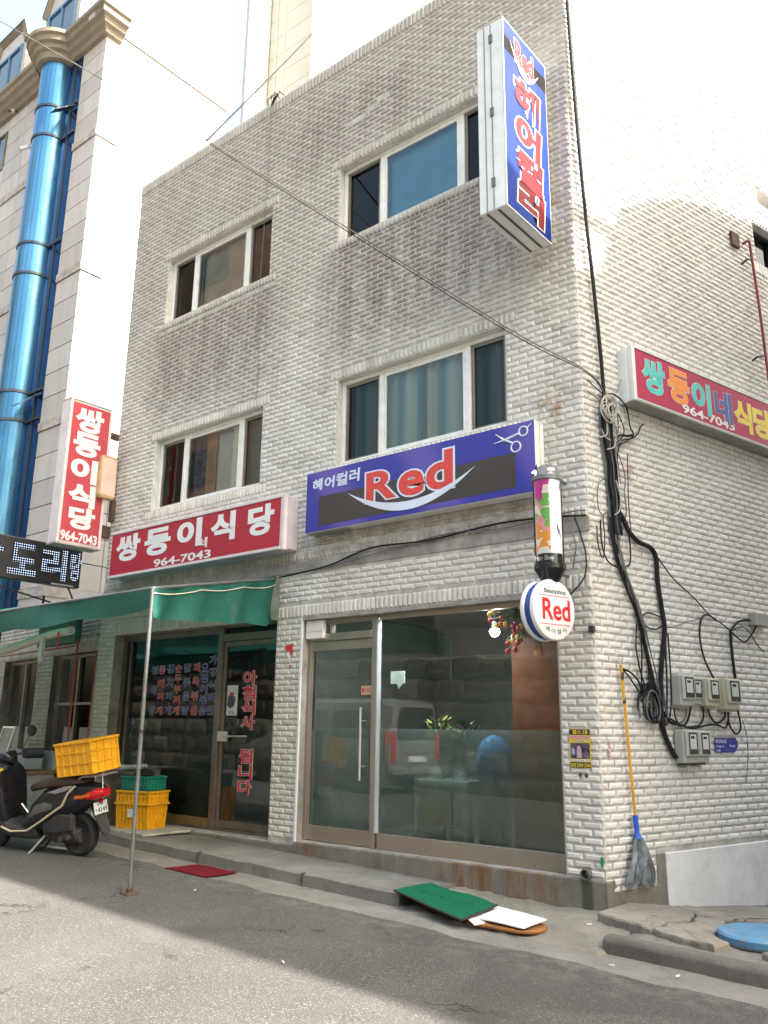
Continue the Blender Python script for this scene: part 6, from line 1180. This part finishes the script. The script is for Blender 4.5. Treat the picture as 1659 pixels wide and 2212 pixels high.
# ---------------------------------------------------------------- far tower behind
RT = thing('beige_tower', (-26.8, 18.8, 0), 'tall beige panelled tower behind the brick building against the white sky', 'building'); BEI = M('beige_panel', (.62, .58, .49), .7, var=.04, scale=.6); GRYP = M('grey_white_panel', (.60, .61, .59), .7, var=.04, scale=.6)
FRT = Fr((0, 18.82, 0), (1, 0, 0), UP, (0, -1, 0)); FRL = Fr((-26.77, 0, 0), (0, 1, 0), UP, (1, 0, 0))
MB().box(-26.76, -23.42, 18.85, 30, 0, 60).box(-27.02, -26.79, 17.25, 30, 0, 60).obj('core', M('tower_joint', (.50, .48, .44), .9), RT)
z = 0.0
while z < 58:
    for a, b in ((-26.75, -25.5), (-25.5, -23.43)):
        if z > 22 and z < 48: panel(FRT, a + .015, b - .015, z + .012, z + 1.238, RT, BEI, .03, 'wall_panel')
    if 22 < z < 48: panel(FRL, 17.26, 18.8, z + .012, z + 1.238, RT, GRYP, .03, 'wall_panel')
    z += 1.25
MB().box(-26.75, -23.43, 0, 22.4, -.03, 0, FRT).box(-26.75, -23.43, 48.8, 60, -.03, 0, FRT).obj('plain_wall', BEI, RT)
MB().tube([(-26.2, 18.76, 20), (-26.2, 18.76, 60)], .05, 8).obj('down_pipe', BEI, RT)
# ---------------------------------------------------------------- building across the alley (out of frame, its roof shades the alley wall)
p0, p1 = FS.p(.66, 0, 4), FS.p(13, 0, 4)
NBB = thing('alley_neighbour_building', (p0.x, p0.y, 0), 'plain rendered building on the far side of the alley', 'building'); REND = M('grey_render', (.42, .41, .38), .85, var=.12, scale=1.2, dirt=.3, bump=.3)
MB().prism([(p0.x, p0.y), (p0.x + 9, p0.y), (p0.x + 9, p0.y + 12), (p1.x, p1.y)], XYZ, -1, 10.85).obj('walls', REND, NBB)
FN = Fr(SN * 4, SD, UP, SN * -1)
mb = MB()
prof = [(3.0, 11.9), (3.35, 12.1), (4.1, 12.5), (4.9, 12.7), (5.9, 12.85), (9.5, 13.0)]
mb.prism([(3.0, 10.85)] + prof + [(9.5, 10.85)], FN, -2.6, -.02); mb.obj('roof_shed', M('shed_sheet', (.30, .34, .36), .6, var=.15), NBB)
MB().box(.66, 2.12, 10.86, 11.53, -.25, -.01, FN).obj('roof_parapet', REND, NBB)
mb = MB(); mb.tube([FN.p(.7, 11.5, -.03), FN.p(3.0, 11.5, -.03)], .07, 8)
for s in (.75, 1.9, 2.95): mb.tube([FN.p(s, 10.85, -.03), FN.p(s, 11.5, -.03)], .03, 6)
mb.obj('roof_rail', GALV, NBB)
for s in (2.0, 5.0, 8.0):
    for z in (1.2, 4.6, 7.9): MB().box(s, s + 1.4, z, z + 1.2, -.05, .02, FN).obj('window', MATS['dark_pane'], NBB)
for x in (1.0, 3.8, 6.4):
    for z in (1.0, 4.6, 7.9): MB().box(p0.x + x, p0.x + x + 1.6, p0.y - .02, p0.y + .05, z, z + 1.3).obj('window', MATS['dark_pane'], NBB)
# ---------------------------------------------------------------- across the street: stone retaining wall, house, brick flats, van (seen in the panes)
RW = thing('stone_retaining_wall', (-5, -9.3, 0), 'rough dark stone retaining wall across the street, mirrored in the salon window', 'wall')
MB().box(-32, 14, -10.5, -9.42, -1.2, 3.2).obj('backing', MORTAR, RW)
STN = mk_stone('rough_field_stone', (.04, .035, .028), (.115, .10, .08), (.02, .018, .015)); rnd = random.Random(8); sm = []
for k in range(5):
    q = MB(); n = 8; ring = [(x * rnd.uniform(.93, 1.04), z * rnd.uniform(.9, 1.05)) for x, z in ((-1, -.9), (-.1, -1), (1, -.9), (1.03, .1), (.95, .95), (.1, 1), (-.95, .95), (-1.03, 0))]
    q.loft([[V(x * .365 * s, y_ + rnd.uniform(-.02, .02), z * .262 * s) for x, z in ring] for s, y_ in ((1.0, -.1), (1.0, .03), (.88, .10), (.45, .12 + rnd.uniform(0, .04)))]); me = bpy.data.meshes.new('stone'); me.from_pydata(q.v, [], q.f); me.materials.append(STN); sm.append(me)
for r in range(6):
    for c in range(44):
        x = -26 + c * .74 + (.37 if r % 2 else 0) + rnd.uniform(-.05, .05)
        if x > 6: continue
        o = bpy.data.objects.new('stone', rnd.choice(sm)); COL.objects.link(o); o.location = (x, -9.42, .12 + r * .53 + rnd.uniform(-.03, .03) + zr(x)); o.scale = (rnd.uniform(.95, 1.15), 1, rnd.uniform(.95, 1.1)); attach(o, RW)
HS = thing('hillside_house', (-6, -12, 3.2), 'dull plastered house above the retaining wall across the street', 'building'); MB().box(-17.5, 14, -19, -11.6, -1, 8.0).obj('walls', M('dull_plaster', (.17, .165, .15), .9, var=.2, scale=.8), HS)
for x in range(-16, 13, 4): MB().box(x, x + 1.6, -11.62, -11.55, 4.4, 5.9).obj('window', MATS['dark_pane'], HS)
MB().box(-17.8, 14.3, -19.3, -11.3, 8.0, 8.25).obj('roof', CEMENT, HS)
RB = thing('red_brick_flats', (-26, -14, 0), 'tall red brick block of flats across the street, mirrored in the upper left panes', 'building'); MB().box(-46, -21.2, -17, -13, -1, 27).obj('walls', M('red_brick_wall', (.22, .15, .12), .85, var=.2, scale=1.5), RB)
for x in range(-44, -22, 4):
    for z in range(5, 26, 3): MB().box(x, x + 1.8, -13.03, -12.95, z, z + 1.4).obj('window', MATS['dark_pane'], RB)
VN = thing('silver_van', (-9.8, -6.95, zr(-9)), 'silver passenger van parked across the street, mirrored in the salon window', 'van'); vz = zr(-9) + .02
SILVP = M('silver_car_paint', (.19, .19, .185), .3, metal=.15, var=.05); VGL = M('van_glass', (.012, .014, .016), .05, spec=.9); VRED = M('van_tail_red', (.50, .01, .015), .15)
FV = Fr((-7.75, -7.25, vz), (-1, 0, 0), (0, -1, 0), UP)     # x forward, y to the van's left
def vsec(x, hw, z0, zs_, zt, tw):
    return [FV.p(x, y, z) for y, z in ((-hw + .05, z0), (-hw, z0 + .12), (-hw, zs_), (-hw + .03, zs_ + .06), (-tw, zt - .10), (-tw + .12, zt), (tw - .12, zt), (tw, zt - .10), (hw - .03, zs_ + .06), (hw, zs_), (hw, z0 + .12), (hw - .05, z0))]
MB().loft([vsec(*a) for a in ((0, .80, .40, .95, 1.72, .68), (.04, .86, .34, 1.0, 1.84, .74), (.35, .90, .28, 1.0, 1.92, .78), (2.6, .90, .28, 1.0, 1.94, .78), (3.5, .90, .28, .98, 1.80, .74), (4.1, .88, .28, .95, 1.10, .80), (4.6, .84, .30, .85, .98, .76), (4.8, .74, .36, .70, .78, .66))]).obj('body', SILVP, VN, smooth=True)
MB().prism([(-.66, 1.08), (.66, 1.08), (.60, 1.66), (.52, 1.74), (-.52, 1.74), (-.60, 1.66)], Fr(FV.p(-.012, 0, 0), (0, 1, 0), UP, (1, 0, 0)), -.06, .012).obj('rear_window', VGL, VN)
for sg in (1, -1):
    MB().loft([[FV.p(-.02, sg * .82, z), FV.p(-.02, sg * .70, z), FV.p(.12, sg * .885, z), FV.p(.16, sg * .88, z)] for z in (.62, .80, 1.0, 1.24)]).obj('tail_light', VRED, VN)
    for a, b in ((.45, 1.65), (1.75, 2.75), (2.85, 3.55)): MB().prism([(a, 1.10), (b, 1.10), (b - (.05 if b < 3 else .28), 1.66), (a + .05, 1.68)], Fr(FV.p(0, sg * .862, 0), (-1, 0, 0), UP, (0, -sg, 0)) , -.06, .012).obj('side_window', VGL, VN)
    for x in (.85, 3.85):
        wl = MB().lathe([(.20, -.10), (.29, -.09), (.32, -.04), (.32, .04), (.29, .09), (.20, .10)], FV.p(x, sg * .80, .32), (0, 1, 0), 28).obj('wheel', RUBBER, VN, smooth=True); MB().lathe([(.02, -.095), (.20, -.085), (.20, .085), (.02, .095)], FV.p(x, sg * .80, .32), (0, 1, 0), 20).obj('rim', ALU, wl)
MB().box(-.27, .27, .62, .74, -.0, .03, Fr(FV.p(-.0, 0, 0), (0, 1, 0), UP, (1, 0, 0))).obj('number_plate', T_WHITE, VN); MB().box(-.84, .84, .36, .52, -.05, .06, Fr(FV.p(-.0, 0, 0), (0, 1, 0), UP, (1, 0, 0))).obj('bumper', SILVP, VN, bevel=.03)
MB().box(-.35, .35, .80, .86, -.02, .025, Fr(FV.p(0, 0, 0), (0, 1, 0), UP, (1, 0, 0))).obj('chrome_bar', ALU, VN)
